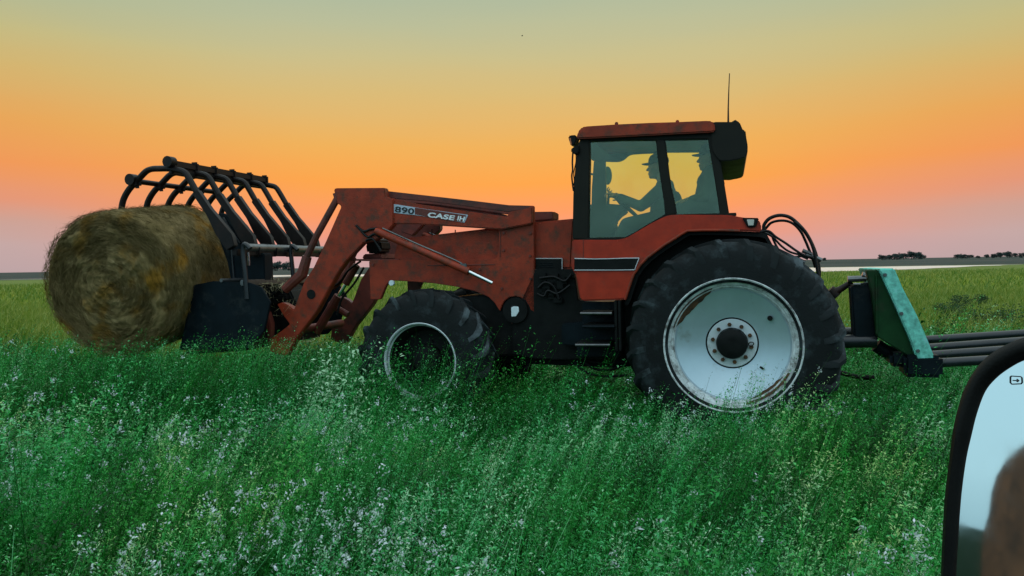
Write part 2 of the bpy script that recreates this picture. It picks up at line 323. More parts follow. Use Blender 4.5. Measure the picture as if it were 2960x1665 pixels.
def jag(pl, amp):
    out = []
    for (a, b) in zip(pl, pl[1:]):
        for k in range(8):
            t = k / 8; out.append((a[0] + (b[0] - a[0]) * t, a[1] + (b[1] - a[1]) * t + amp * noise.noise(Vector((a[0] + (b[0] - a[0]) * t, 5, 0)) * .13)))
    return out + [pl[-1]]
me = bpy.data.meshes.new('water'); pts = [(x, y, .03) for x, y in jag(near_s, 3) + jag(far_s, 2)]
me.from_pydata(pts, [], [list(range(len(pts)))]); tag(link('water', me, wm, smooth=False), kind='structure')

# ---------------------------------------------------------------- tractor
T = empty('tractor', TF.loc, TF.rz)
tag(T, 'weathered red farm tractor with front loader and white wheel discs, driving left through the meadow', 'tractor')
P = TF.P
def pl(cr, pts, v): return [P(cr, x, y, v) for x, y in pts]

# --- wheels
def wheel(name, c, R_t, R_r, v0, v1, parent, rear, nl, side=1):
    """side=+1: outer face at v1 (camera side)"""
    w = empty(name, (0, 0, 0)); w.parent = parent
    W_ = v1 - v0; h = R_t - R_r; o, i_ = (v1, v0) if side > 0 else (v0, v1); sg = side
    # carcass
    mb = MB(); prof = []
    key = [(R_r, .02), (R_r + .02, -.0), (R_r + h * .3, .005), (R_r + h * .62, .02), (R_t - .06, .05), (R_t - .03, .10)]
    for r_, ins in key: prof.append((r_, o - sg * ins * 1.0))
    prof.append((R_t - .02, (v0 + v1) / 2))
    for r_, ins in key[::-1]: prof.append((r_, i_ + sg * ins))
    mb.lathe(prof, c, 96); nf0 = len(mb.bm.faces)
    # lugs
    lg = mb; n = nl; mid_ = (v0 + v1) / 2
    for k in range(n):
        for s2 in (1, -1):
            a0 = 2 * math.pi * (k + (.5 if s2 > 0 else 0)) / n
            sw = .24 if not rear else .20
            vo = mid_ + s2 * (W_ / 2 - .03); vi = mid_ - s2 * .02
            def pt(a, r_, v): return Vector((c[0] + r_ * math.cos(a), v, c[1] + r_ * math.sin(a)))
            tw = (.058 if rear else .05) / R_t
            for (aa, vv, rr, ab, vb, rb) in [(a0 - sw, vi, R_t, a0, mid_ + s2 * W_ * .36, R_t), (a0, mid_ + s2 * W_ * .36, R_t, a0 + .05, vo, R_t - (.05 if rear else .042)), (a0 + .05, vo, R_t - (.05 if rear else .042), a0 + .075, vo + s2 * .016, R_t - (.12 if rear else .10))]:
                lo = .055
                vsA = [pt(aa - tw / 2, rr - lo, vv), pt(aa + tw / 2, rr - lo, vv), pt(aa + tw * .35, rr, vv), pt(aa - tw * .35, rr, vv)]
                vsB = [pt(ab - tw / 2, rb - lo, vb), pt(ab + tw / 2, rb - lo, vb), pt(ab + tw * .35, rb, vb), pt(ab - tw * .35, rb, vb)]
                if rr < R_t: 
                    pass
                A_ = [lg.bm.verts.new(q) for q in vsA]; B_ = [lg.bm.verts.new(q) for q in vsB]
                lg.bm.faces.new(A_); lg.bm.faces.new(B_[::-1])
                for q in range(4): lg.bm.faces.new((A_[q], B_[q], B_[(q + 1) % 4], A_[(q + 1) % 4]))
    bmesh.ops.recalc_face_normals(lg.bm, faces=lg.bm.faces)
    me = bpy.data.meshes.new('tyre'); me.materials.append(M['tyre']); me.materials.append(M['lug'])
    lg.bm.faces.ensure_lookup_table()
    for fi in range(nf0, len(lg.bm.faces)): lg.bm.faces[fi].material_index = 1
    lg.bm.to_mesh(me); lg.bm.free(); link('tyre', me, None, w, sharp=40)
    return w, o, sg
WR = P('D', 1590, 895, 1.22); cR = (WR.x, WR.z)
RT_R, RT_F = .875, .685
wr, o, sg = wheel('rear_wheel', cR, RT_R, .515, .72, 1.24, T, True, 24)
def rear_rim(w, o, sg):
    V = lambda d: o - sg * d
    MB().lathe([(.50, V(.06)), (.548, V(.018)), (.556, V(.004)), (.548, V(-.006)), (.532, V(.004)), (.522, V(.03)), (.512, V(.045)), (.497, V(.05)), (.49, V(.07)), (.478, V(.075)), (.466, V(.10))], cR, 96).build('rim', M['rim'], w, sharp=25)
    MB().lathe([(.468, V(.098)), (.455, V(.115)), (.445, V(.12)), (.35, V(.162)), (.24, V(.206)), (.216, V(.213))], cR, 96).build('wheel_disc', M['disc'], w, sharp=25)
    MB().lathe([(.217, V(.23)), (.213, V(.211)), (.205, V(.211)), (.203, V(.23))], cR, 64).build('groove', M['black'], w)
    hub = MB().lathe([(.203, V(.225)), (.203, V(.202)), (.198, V(.196)), (.12, V(.196)), (.12, V(.23))], cR, 64).build('hub_plate', M['white'], w, sharp=25)
    hc = MB().lathe([(.131, V(.2)), (.128, V(.15)), (.12, V(.12)), (.09, V(.105)), (.05, V(.10)), (0, V(.10))], cR, 40).build('axle_hub', M['black'], w)
    for k in range(10):
        a = 2 * math.pi * (k + .3) / 10
        b = MB(); b.tube([(cR[0] + .158 * math.cos(a), V(.2), cR[1] + .158 * math.sin(a)), (cR[0] + .158 * math.cos(a), V(.175), cR[1] + .158 * math.sin(a))], .0175, 6)
        b.build('wheel_bolt', M['rust'], w)
    # rust patches with a crescent shape
    if sg > 0:
        def vv(r_): return V(np.interp(r_, [.35, .445, .468, .49, .497, .512], [.162, .12, .098, .07, .05, .045]) - .006)
        for (a0, a1, ra, rb) in [(108, 164, .425, .492), (-78, -26, .452, .498)]:
            r1 = MB(); n = 28; K = 5; rows = []
            for k in range(n + 1):
                t = k / n; a = R(180 - (a0 + (a1 - a0) * t)); wd = math.sin(math.pi * t) ** .5
                j = .012 * noise.noise(Vector((t * 9, a0, 0)))
                r_in = rb - (rb - ra) * wd + j * wd
                rows.append([r1.bm.verts.new((cR[0] + q * math.cos(a), vv(q), cR[1] + q * math.sin(a))) for q in [rb + (r_in - rb) * i_ / K for i_ in range(K + 1)]])
            for k in range(n):
                for i_ in range(K): r1.bm.faces.new((rows[k][i_], rows[k + 1][i_], rows[k + 1][i_ + 1], rows[k][i_ + 1]))
            r1.build('rust_streak', M['rust'], w)
        # holes and a dangling clip in the disc
        p = P('L', 1750, 130, V(.14)); MB().tube([(p.x, V(.16), p.z), (p.x, V(.125), p.z)], .021, 12).build('valve_hole', M['black'], w)
        p = P('L', 1560, 1055, V(.155)); q = P('L', 1625, 1100, V(.155)); MB().tube([p, q], .009, 8).build('disc_slot', M['black'], w)
        hk = smooth_path([P('L', x, y, V(.17)) for x, y in [(1290, 560), (1340, 640), (1400, 660), (1440, 620), (1420, 590), (1370, 590), (1340, 630)]], 5)
        MB().tube(hk, .0045, 6).build('wire_clip', M['black'], w)
rear_rim(wr, o, sg)
wr2, o, sg = wheel('rear_wheel', cR, RT_R, .515, -1.24, -.72, T, True, 24, side=-1)
rear_rim(wr2, o, sg)
WF = P('I', 858, 985, 1.0); cF = (WF.x, WF.z)
def front_rim(w, o, sg):
    V = lambda d: o - sg * d
    MB().lathe([(.335, V(.05)), (.362, V(.012)), (.369, V(-.002)), (.364, V(-.008)), (.354, V(.0)), (.349, V(.012)), (.346, V(.03)), (.343, V(.055))], cF, 80).build('rim', M['white'], w, sharp=25)
    MB().lathe([(.343, V(.055)), (.335, V(.06)), (.32, V(.10)), (.30, V(.17)), (.28, V(.21)), (.2, V(.22)), (.15, V(.215)), (.15, V(.15)), (.12, V(.12)), (.06, V(.11)), (0, V(.11))], cF, 64).build('hub', M['black'], w, sharp=30)
    for k in range(8):
        a = 2 * math.pi * (k + .3) / 8
        b = MB(); b.tube([(cF[0] + .175 * math.cos(a), V(.22), cF[1] + .175 * math.sin(a)), (cF[0] + .175 * math.cos(a), V(.2), cF[1] + .175 * math.sin(a))], .014, 6); b.build('wheel_bolt', M['black'], w)
wf, o, sg = wheel('front_wheel', cF, RT_F, .345, .60, 1.0, T, False, 20)
front_rim(wf, o, sg)
wf2, o, sg = wheel('front_wheel', cF, RT_F, .345, -1.0, -.60, T, False, 20, side=-1)
front_rim(wf2, o, sg)

# --- chassis
m = MB()
m.prism(pl('V', [(1235, 770), (1580, 770), (1610, 910), (1560, 915), (1330, 905), (1240, 900)], .0), -.3, .32, .01)
m.prism(pl('X', [(1290, 860), (1560, 840), (1640, 900), (1640, 1030), (1420, 1030), (1300, 990)], .45), -.45, .45, .02)
m.tube([(cR[0], -1.1, cR[1]), (cR[0], 1.1, cR[1])], .12, 20)
m.tube([(cF[0], -.9, cF[1]), (cF[0], .85, cF[1])], .09, 14)
m.box((cF[0] - .4, 0, cF[1] + .25), (2.0, .42, .4), bev=.02)
m.build('chassis', M['black'], T)
m = MB()   # engine block details under the hood
m.prism(pl('D', [(165, 345), (450, 345), (480, 570), (780, 590), (790, 990), (330, 1000), (150, 990), (0, 960), (0, 700)], .5), -.4, .5, .01)
for k in range(14):
    x = 190 + random.random() * 230; y = 380 + random.random() * 200; p = P('D', x, y, .52)
    m.box(p, (.05 + random.random() * .07, .05, .03 + random.random() * .06), bev=.006)
m.build('engine', M['black'], T)
for pts in [[(190, 480), (240, 440), (300, 470), (340, 560)], [(180, 520), (230, 540), (260, 500), (330, 520), (420, 460)], [(200, 410), (300, 400), (380, 430), (430, 380)]]:
    MB().tube(smooth_path(pl('D', pts, .56)), .012, 8).build('engine_hose', M['hose'], T)
for pts in [[(880, 1250), (1000, 1340), (1150, 1350), (1290, 1300)], [(820, 1270), (920, 1370), (1100, 1410), (1300, 1400)], [(900, 1255), (1050, 1290), (1300, 1285)], [(780, 1240), (860, 1330), (980, 1400)]]:
    MB().tube(smooth_path(pl('H', pts, .4)), .012, 8).build('drooping_hose', M['hose'], T)

# --- hood, tower box
m = MB()
top = pl('J', [(700, 582), (900, 558), (1200, 522), (1540, 482), (2130, 405)], .43) + [P('C', 0, 1150, .43), P('C', 120, 1140, .43), P('C', 250, 1128, .43)]
bot = [P('D', 430, 345, .43), P('D', 165, 345, .43), P('J', 700, 860, .43), P('J', 640, 800, .43), P('J', 655, 690, .43)]
m.prism(top + bot, -.43, .43, .03)
m.build('hood', M['red'], T)
m = MB(); m.prism([P('C', x, y, .18) for x, y in [(-60, 1080), (95, 1078), (95, 1135), (-60, 1150)]], -.1, .18, .01); m.build('intake_box', M['darkred'], T)
for x, y0, y1 in [(1045, 478, 545), (1290, 486, 520)]:
    MB().tube([P('J', x, y0, .3), P('J', x, y1 + 8, .3)], .006, 6).build('hood_pin', M['black'], T)
# model badge on the hood flank
m = MB(); m.prism(pl('D', [(172, 268), (362, 268), (362, 348), (172, 348)], .435), .435, .447, .002); badge = m.build('badge', M['black'], T)
m = MB()
for a, b in [((172, 268), (362, 268)), ((362, 268), (362, 350)), ((172, 350), (362, 350))]:
    m.tube([P('D', *a, .45), P('D', *b, .45)], .005, 6)
m.build('trim_line', M['strip'], badge)
m = MB()
for (x0, x1, y) in [(160, 230, 245), (250, 300, 240), (320, 470, 250), (170, 460, 290), (150, 300, 330), (330, 490, 335)]:
    m.tube([P('Q', x0, y, .449), P('Q', x1, y, .449)], .0035, 4)
m.build('worn_lettering', M['navy'], badge)

# --- cab lower panel + fender flank
v = .90
arch = [(820, 565), (850, 470), (882, 380), (930, 312), (980, 262), (1040, 215), (1110, 165), (1180, 122), (1225, 92), (1270, 68), (1380, 63), (1500, 63), (1650, 68), (1800, 78)]
topf = [(1850, 95)]
sill = [('C', 1600, 1170), ('C', 1580, 1135), ('C', 1450, 1118), ('C', 1370, 1103), ('C', 1000, 1100), ('C', 930, 1104), ('C', 880, 1125), ('C', 800, 1165), ('C', 700, 1225), ('C', 625, 1268), ('C', 560, 1282), ('C', 235, 1282)]
low = [('D', 425, 262), ('D', 430, 350), ('D', 458, 372), ('D', 492, 560), ('D', 510, 574)]
pts = [P('D', x, y, v) for x, y in arch] + [P(c, x, y, v) for c, x, y in sill] + [P(c, x, y, v) for c, x, y in low]
m = MB(); m.prism(pts, v - .05, v, .012); fender = m.build('fender', M['redbright'], T)
# fender top skin curving over the wheel, dark liner below it
ap = [P('D', x, y, v) for x, y in [(800, 600)] + arch + [(1842, 90), (1880, 160), (1925, 230)]]
m = MB()
for vv0, vv1 in [(v - .05, v - .52)]:
    A = []; B = []
    inner = [Vector((p.x, 0, p.z)) for p in ap]
    for p in inner:
        d = Vector((p.x - cR[0], 0, p.z - cR[1])).normalized()
        q = p - d * .01
        A.append((m.bm.verts.new((p.x, vv0, p.z)), m.bm.verts.new((q.x - d.x * .03, vv0, q.z - d.z * .03)))); B.append((m.bm.verts.new((p.x, vv1, p.z)), m.bm.verts.new((q.x - d.x * .03, vv1, q.z - d.z * .03))))
    for i in range(len(A) - 1):
        for j in (0, 1): m.bm.faces.new((A[i][j], A[i + 1][j], B[i + 1][j], B[i][j]))
        m.bm.faces.new((A[i][0], A[i][1], A[i + 1][1], A[i + 1][0]))
bmesh.ops.recalc_face_normals(m.bm, faces=m.bm.faces)
m.build('fender_lip', M['black'], T)
m = MB()   # inner dark bulkhead behind the wheel
m.prism([P('D', x, y, .62) for x, y in [(780, 600), (880, 390), (1040, 225), (1280, 85), (1800, 95), (1850, 200), (1750, 600), (1500, 900), (820, 960)]], .3, .62, .01)
m.build('inner_bulkhead', M['black'], T)
m = MB(); m.prism([P('D', x, y, v + .0) for x, y in [(452, 266), (918, 266), (905, 300), (884, 350), (450, 350)]], v - .001, v + .008, .002); stripe = m.build('body_stripe', M['black'], T)
m = MB()
m.tube([P('D', x, y, v + .011) for x, y in [(452, 268), (600, 272), (700, 270), (820, 266), (918, 265)]], .005, 6); m.tube([P('D', x, y, v + .011) for x, y in [(450, 352), (600, 352), (750, 352), (884, 350)]], .005, 6)
m.tube([P('D', 918, 265, v + .011), P('D', 902, 305, v + .011), P('D', 886, 350, v + .011)], .004, 6)
m.build('trim_line', M['strip'], stripe)
m = MB(); m.tube([P('D', 515, 130, v + .002), P('D', 515, 262, v + .002)], .003, 6); m.build('panel_seam', M['darkred'], T)
# raised pale fender edge
m = MB(); m.tube([P('D', x - 3, y, v + .001) for x, y in arch[:-1]], .012, 8); m.build('fender_edge', M['red'], fender)
# work light on fender
m = MB(); m.prism(pl('C', [(1462, 1122), (1586, 1124), (1562, 1190), (1500, 1192)], .93), .80, .93, .008); wl = m.build('rear_light', M['black'], T)
m = MB(); m.prism(pl('C', [(1495, 1135), (1550, 1135), (1545, 1178), (1508, 1180)], .935), .93, .937, .003); m.build('lens', M['lens'], wl)

# --- cab frame
vc = .80
def strip(mb, cr, pts, v0, v1, bev=.008):
    vm = max(v0, v1); mb.prism(pl(cr, pts, vm), v0, v1, bev)
m = MB()
strip(m, 'C', [(236, 1278), (242, 950), (252, 800), (275, 600), (295, 545), (360, 545), (362, 700), (356, 1000), (352, 1278)], vc - .09, vc)        # A pillar
strip(m, 'C', [(352, 545), (1236, 498), (1236, 553), (900, 560), (600, 563), (358, 572)], vc - .08, vc + .0)                                        # top rail
strip(m, 'C', [(838, 560), (905, 560), (918, 650), (935, 800), (950, 900), (975, 1010), (992, 1098), (905, 1104), (895, 1000), (872, 850), (850, 680)], vc - .06, vc + .004)  # B pillar
strip(m, 'C', [(1214, 552), (1236, 500), (1290, 640), (1330, 850), (1370, 1100), (1300, 1098), (1280, 950), (1245, 740)], vc - .09, vc + .002)                       # C pillar
strip(m, 'C', [(356, 1268), (622, 1262), (700, 1218), (800, 1158), (900, 1100), (1300, 1090), (1420, 1086), (1422, 1108), (1370, 1110), (930, 1112), (880, 1128), (800, 1170), (625, 1276), (560, 1287), (240, 1287)], vc - .05, vc + .006, .003)  # sill
frame = m.build('cab_frame', M['cabblack'], T)
tag(frame)
# near glass
for nm, pts in [('side_window', [(355, 570), (842, 558), (855, 690), (875, 850), (897, 1000), (905, 1102), (800, 1162), (622, 1266), (350, 1272)]), ('rear_side_window', [(903, 558), (1216, 550), (1248, 740), (1282, 950), (1302, 1096), (990, 1100), (950, 900), (918, 650)])]:
    m = MB(); m.prism(pl('C', pts, vc - .035), vc - .04, vc - .035, 0); m.build(nm, M['glass'], T, smooth=False)
# far frame
vf = -.80
m = MB()
strip(m, 'K', [(325, 360), (465, 350), (474, 700), (478, 900), (480, 1320), (285, 1320), (300, 700)], vf - .07, vf)
strip(m, 'K', [(255, 240), (300, 355), (465, 366), (545, 370), (620, 370), (660, 360), (700, 340), (740, 300), (780, 280), (900, 270), (1100, 262), (1230, 254), (1490, 252), (1700, 252), (1700, 60), (255, 120)], vf - .05, vf + .02)
strip(m, 'K', [(1118, 250), (1190, 250), (1230, 640), (1260, 1100), (1190, 1100), (1150, 640)], vf - .05, vf)
strip(m, 'K', [(1640, 250), (1720, 250), (1850, 1000), (1760, 1000)], vf - .05, vf)
strip(m, 'K', [(470, 1320), (470, 1290), (1850, 1040), (1850, 1320)], vf - .05, vf)
m.build('far_cab_frame', M['cabblack'], T)
m = MB(); m.prism(pl('K', [(330, 360), (470, 366), (620, 370), (780, 280), (1230, 254), (1700, 252), (1840, 1040), (1840, 1310), (330, 1310)], vf - .03), vf - .035, vf - .03, 0)
m.build('far_side_window', M['glassfar'], T, smooth=False)
# roof
rt = [(290, 480), (305, 468), (330, 462), (560, 447), (800, 436), (1000, 430), (1215, 421), (1243, 424)]
m = MB(); m.prism(pl('C', [(262, 552), (275, 505)] + rt + [(1262, 440), (1268, 500), (1236, 504), (800, 527), (352, 549)], .86), .76, .86, .02)
m.prism(pl('C', [(x, y + 2) for x, y in rt] + [(1243, 440), (1000, 446), (560, 463), (310, 482)], .86), -.86, .775, .008)
roof = m.build('cab_roof', M['red'], T)
m = MB(); m.prism(pl('C', [(315, 485), (560, 466), (1000, 449), (1240, 443), (1240, 448), (1000, 454), (560, 471), (315, 490)], .8), -.8, .74, .002); m.build('headliner', M['interior'], T)
for x, y in [(555, 444), (995, 430)]: m = MB(); m.box(P('C', x, y, .5), (.03, .03, .03), bev=.006); m.build('roof_bolt', M['red'], T)
# rear roof pod: rounded black housing with lights
m = MB(); m.prism(pl('C', [(1236, 440), (1262, 430), (1395, 430), (1408, 410), (1418, 418), (1445, 434), (1460, 470), (1470, 492), (1487, 492), (1492, 540), (1503, 600), (1502, 650), (1490, 684), (1450, 697), (1400, 706), (1380, 712), (1300, 712), (1255, 660), (1238, 600)], .82), -.8, .82, .03)
m.build('roof_rear_housing', M['cabblack'], T)
# rear glass posts / cab back
m = MB()
for vv in (-.74, .0): 
    a = P('C', 1245, 690, .74); b = P('C', 1345, 1095, .74)
m.prism([Vector((a.x + .02, 0, a.z)), Vector((a.x - .04, 0, a.z)), Vector((b.x - .02, 0, b.z)), Vector((b.x + .04, 0, b.z))], -.8, -.72, .006)
m.build('rear_corner_post', M['cabblack'], T)
# front beacon light, mirror and cable
m = MB(); m.prism(pl('C', [(204, 532), (222, 526), (262, 524), (268, 560), (250, 600), (225, 598), (212, 570)], .80), .66, .80, .01); fl = m.build('front_light', M['black'], T)
m = MB(); m.prism(pl('C', [(212, 548), (222, 545), (230, 596), (220, 596)], .81), .68, .803, .002); m.build('lens', M['amber'], fl)
m = MB(); m.prism(pl('C', [(218, 632), (245, 610), (280, 590), (285, 650), (262, 668), (235, 655)], .84), .62, .84, .01); m.build('work_light', M['black'], T)
m = MB(); m.tube(smooth_path(pl('C', [(240, 650), (236, 720), (238, 780), (232, 820), (238, 885), (245, 930)], .8)), .008, 6); m.tube(smooth_path(pl('C', [(262, 660), (262, 720), (246, 800), (250, 860), (240, 900)], .76)), .005, 6); m.build('light_cable', M['hose'], T)
# antenna
m = MB(); m.tube([P('C', 1362, 432, .2), P('C', 1362, 330, .2), P('C', 1366, 200, .2), P('C', 1371, 80, .2)], [.009, .0065, .005, .004], 6); m.build('antenna', M['hose'], T)
# far side round mirror
m = MB(); c0 = P('K', 498, 545, -1.0); rx = abs(P('K', 550, 545, -1.0).x - c0.x); rz = abs(P('K', 498, 432, -1.0).z - c0.z)
rings = []
for (k, y_) in [(.0, -.03), (.6, -.03), (.93, -.02), (1, 0), (1, .02), (.93, .03), (0, .03)]:
    rings.append([m.bm.verts.new((c0.x + rx * k * math.cos(a * math.pi / 12), -1.0 + y_, c0.z + rz * k * math.sin(a * math.pi / 12))) for a in range(24)])
for A_, B_ in zip(rings, rings[1:]):
    for k in range(24): m.bm.faces.new((A_[k], A_[(k + 1) % 24], B_[(k + 1) % 24], B_[k]))
m.tube([c0, c0 + Vector((.12, .1, .0)), c0 + Vector((.2, .18, .02))], .012, 8)
m.build('far_mirror', M['interior'], T)

# --- cab interior
v0 = .0
m = MB(); m.prism(pl('K', [(250, 900), (480, 890), (560, 893), (645, 900), (708, 960), (690, 992), (640, 1015), (596, 1060), (556, 1110), (566, 1160), (582, 1205), (545, 1265), (510, 1310), (500, 1340), (250, 1340)], .12), -.22, .12, .015)
dash = m.build('dash_console', M['interior'], T)
m = MB(); m.prism(pl('K', [(486, 895), (492, 770), (520, 768), (528, 792), (514, 800), (512, 895)], .1), .06, .1, .003); m.build('monitor_arm', M['interior'], T)
# steering wheel: ring seen nearly edge on
sa, sb = P('K', 552, 770, 0), P('K', 862, 1052, 0); sc = (sa + sb) / 2; r_s = (sa - sb).length / 2; ex = (sa - sb).normalized(); ey = Vector((0, 1, 0))
m = MB(); ring = [sc + ex * r_s * math.cos(2 * math.pi * k / 32) + ey * r_s * .98 * math.sin(2 * math.pi * k / 32) for k in range(33)]; m.tube(ring, .015, 8, cap=False)
nrm = ex.cross(ey).normalized();
if nrm.x < 0: nrm = -nrm
for k in (0, 11, 22): m.tube([sc + nrm * .03, ring[k]], .009, 6)
m.tube([sc, sc + nrm * .05, P('K', 640, 990, 0)], .022, 8)
m.build('steering_wheel', M['interior'], T)
m = MB(); m.prism(pl('K', [(1030, 1040), (1032, 935), (1060, 930), (1240, 920), (1300, 760), (1370, 740), (1395, 800), (1420, 1000), (1400, 1330), (1010, 1330)], .0), -.26, .1, .03); m.build('driver_seat', M['seat'], T)
m = MB(); m.prism(pl('K', [(1400, 850), (1900, 845), (1930, 1010), (1400, 1030)], .3), -.76, .3, .03); m.build('rear_console', M['seat'], T)
m = MB(); m.prism(pl('K', [(1730, 480), (1800, 470), (1880, 830), (1770, 840)], .3), .0, .45, .03); m.build('passenger_seat_back', M['seat'], T)
m = MB(); m.prism(pl('K', [(250, 1312), (700, 1312), (1400, 1010), (1900, 1010), (1900, 1340), (250, 1340)], .6), -.78, .6, .01); m.build('cab_floor', M['interior'], T)

# --- steps
m = MB(); m.prism(pl('H', [(690, 940), (880, 925), (880, 735), (1210, 735), (1225, 1240), (830, 1240), (830, 1140), (690, 1130)], .72), .5, .66, .01); steps = m.build('step_unit', M['navy'], T)
for (x0, x1, y, mt) in [(880, 1165, 835, 'steel'), (900, 1190, 955, 'navy'), (835, 1150, 1122, 'steel')]:
    a = P('H', x0, y, .95); b = P('H', x1, y, .95)
    m = MB(); m.box(((a.x + b.x) / 2, .82, (a.z + b.z) / 2), (abs(a.x - b.x), .3, .035), bev=.006); m.build('step', M['black'], steps)
    m = MB(); m.tube([a + Vector((0, .03, 0)), b + Vector((0, .03, 0))], .012, 8); m.build('step_edge', M[mt], steps)
m = MB()
for x in (1180, 1215): m.prism(pl('H', [(x, 720), (x + 25, 720), (x + 35, 1180), (x + 10, 1180)], .96), .68, .96, .004)
m.build('step_bracket', M['black'], steps)

# --- loader: side plate, arms, links, cylinder
v = .50
plate = [(385, 815), (400, 803), (700, 800), (1715, 788), (1745, 700), (1745, 470), (1900, 380), (2085, 232), (2112, 236), (2116, 1000), (2120, 1352)]
plate += [(2076, 1330)] + [(1916 + 150 * math.cos(R(a)), 1330 - 150 * math.sin(R(a))) for a in (15, 40, 65, 90, 115, 140, 165)] + [(1758, 1340)]
plate += [(1700, 1250), (1640, 1190), (1500, 1130), (1300, 1082), (1050, 1045), (850, 1030), (655, 1018), (600, 1030), (565, 1070), (540, 1130), (505, 1215), (400, 1215), (392, 1010)]
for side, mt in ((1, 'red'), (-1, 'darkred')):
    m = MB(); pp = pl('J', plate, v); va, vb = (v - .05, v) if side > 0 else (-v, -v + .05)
    m.prism(pp, va, vb, .006); lp = m.build('loader_mount', M[mt], T)  # far mount gets a darker red, shade put into its paint
m = MB(); c_ = P('J', 1916, 1330, .54); m.tube([(c_.x, -.5, c_.z), (c_.x, .54, c_.z)], .125, 28); cross = m.build('cross_tube', M['black'], T)
m = MB(); m.prism(pl('J', [(1875, 1300), (1900, 1288), (1952, 1292), (1958, 1340), (1925, 1392), (1878, 1396)], .545), .54, .548, .003); m.build('pale_patch', M['pale_patch'], cross)  # glint on the shiny tube end, painted as a pale patch
m = MB(); m.prism(pl('H', [(240, 900), (465, 840), (460, 930), (240, 930)], .5), .4, .495, .006); m.build('lower_bracket', M['darkred'], T)
m = MB(); m.tube([P('I', 527, 72, .52) + Vector((0, -.03, 0)), P('I', 527, 72, .52)], .028, 14); m.build('bolt_cap', M['pale_patch'], T)
# purple-ish panel of the hood decal area
# upper arm
armU = [(440, 130), (556, 140), (880, 212), (1400, 290), (1835, 350), (1845, 300), (2095, 250), (2095, 420), (1780, 482), (1560, 470), (1250, 450), (840, 425), (640, 425), (440, 520), (300, 470)]
knee = [(10, 52), (556, 46), (560, 150), (640, 425), (560, 520), (440, 600), (330, 620), (-60, 380)]
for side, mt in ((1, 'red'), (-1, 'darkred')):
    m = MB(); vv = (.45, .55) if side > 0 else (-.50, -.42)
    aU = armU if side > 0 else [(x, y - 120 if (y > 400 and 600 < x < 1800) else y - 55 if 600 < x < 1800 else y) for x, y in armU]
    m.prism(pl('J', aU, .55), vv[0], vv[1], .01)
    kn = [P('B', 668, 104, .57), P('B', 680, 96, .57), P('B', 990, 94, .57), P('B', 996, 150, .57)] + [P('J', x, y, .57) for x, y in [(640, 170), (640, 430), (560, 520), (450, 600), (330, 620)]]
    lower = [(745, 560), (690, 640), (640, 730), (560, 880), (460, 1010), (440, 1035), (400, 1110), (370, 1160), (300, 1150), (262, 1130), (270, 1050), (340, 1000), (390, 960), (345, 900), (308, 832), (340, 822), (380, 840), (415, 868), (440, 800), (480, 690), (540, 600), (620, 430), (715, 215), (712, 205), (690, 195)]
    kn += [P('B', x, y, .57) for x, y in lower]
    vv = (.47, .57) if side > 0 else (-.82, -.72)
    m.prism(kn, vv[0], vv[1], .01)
    arm = m.build('loader_arm', M[mt], T)  # same arm twice: the far one has its shade painted in
    if side > 0: near_arm = arm
    # pivot boss
    if side > 0:
        m = MB(); c_ = P('B', 526, 770, .57); m.tube([c_ + Vector((0, -.03, 0)), c_ + Vector((0, .006, 0))], .05, 20); m.build('arm_pin', M['black'], arm)
    # upper levelling link above the arm, its shade put into a darker red
    m = MB(); vv = (.42, .48) if side > 0 else (-.44, -.38)
    m.prism(pl('J', [(x - (0 if side > 0 else 270), y - (0 if side > 0 else 30)) for x, y in [(556, 78), (1000, 128), (1500, 185), (1850, 228), (2108, 234), (2110, 262), (1840, 300), (1745, 286), (1400, 240), (1000, 188), (556, 152)]], .48), vv[0], vv[1], .006)
    m.build('levelling_link', M['darkred'], T)
    # front rod from knee top to bucket bracket
    vv = .54 if side > 0 else -.46
    m = MB(); q = [P('B', x, y, .54) for x, y in [(668, 130), (690, 165), (560, 400), (500, 530), (470, 640), (420, 700), (360, 740)]]
    q = [Vector((a.x, vv, a.z)) for a in q]
    m.tube([q[0] + Vector((-.03, 0, 0)), q[1] + Vector((0, 0, 0)), q[2], q[3]], .036, 10); m.build('tilt_link', M['darkred'], T)
    m = MB(); m.tube([q[3], q[4], q[6]], [.05, .06, .05], 10); m.build('tilt_linkage', M['darkred'], T)
    # lift cylinder
    a, b, c_, d_ = [P('J', x, y, .62) for x, y in [(455, 495), (1432, 925), (1630, 1020), (1680, 1045)]]
    a, b, c_, d_ = [Vector((t_.x, .62 * side, t_.z)) for t_ in (a, b, c_, d_)]
    m = MB(); m.tube([a, a.lerp(b, .02), a.lerp(b, .96), b], [.03, .036, .036, .04], 18); cyl = m.build('lift_cylinder', M['red'], T)
    m = MB(); m.tube([b, d_], .019, 14); m.build('cylinder_rod', M['chrome'], cyl)
    m = MB(); hp = [a + Vector((-.1, .05, .02)), a.lerp(b, .5) + Vector((0, .0, .05)), a.lerp(b, .85) + Vector((0, 0, .055)), a.lerp(b, .93) + Vector((0, 0, .05))]; m.tube(hp, .008, 8)
    m.box(a.lerp(b, .94) + Vector((0, 0, .035)), (.08, .03, .04), bev=.006); m.build('cylinder_line', M['steel'], cyl)
for x, y in [(2080, 300), (2080, 520), (2075, 760), (2080, 1000), (1800, 700), (1800, 520), (430, 850), (1180, 850), (1550, 900), (1780, 1100)]:
    q = P('J', x, y, .50); MB().tube([q, q + Vector((0, .016, 0))], .013, 6).build('plate_bolt', M['darkred'], T)
for pts in [[(1000, 860), (1700, 850)], [(1765, 500), (1760, 770)]]: MB().tube(pl('J', pts, .502), .004, 6).build('weld_seam', M['darkred'], T)
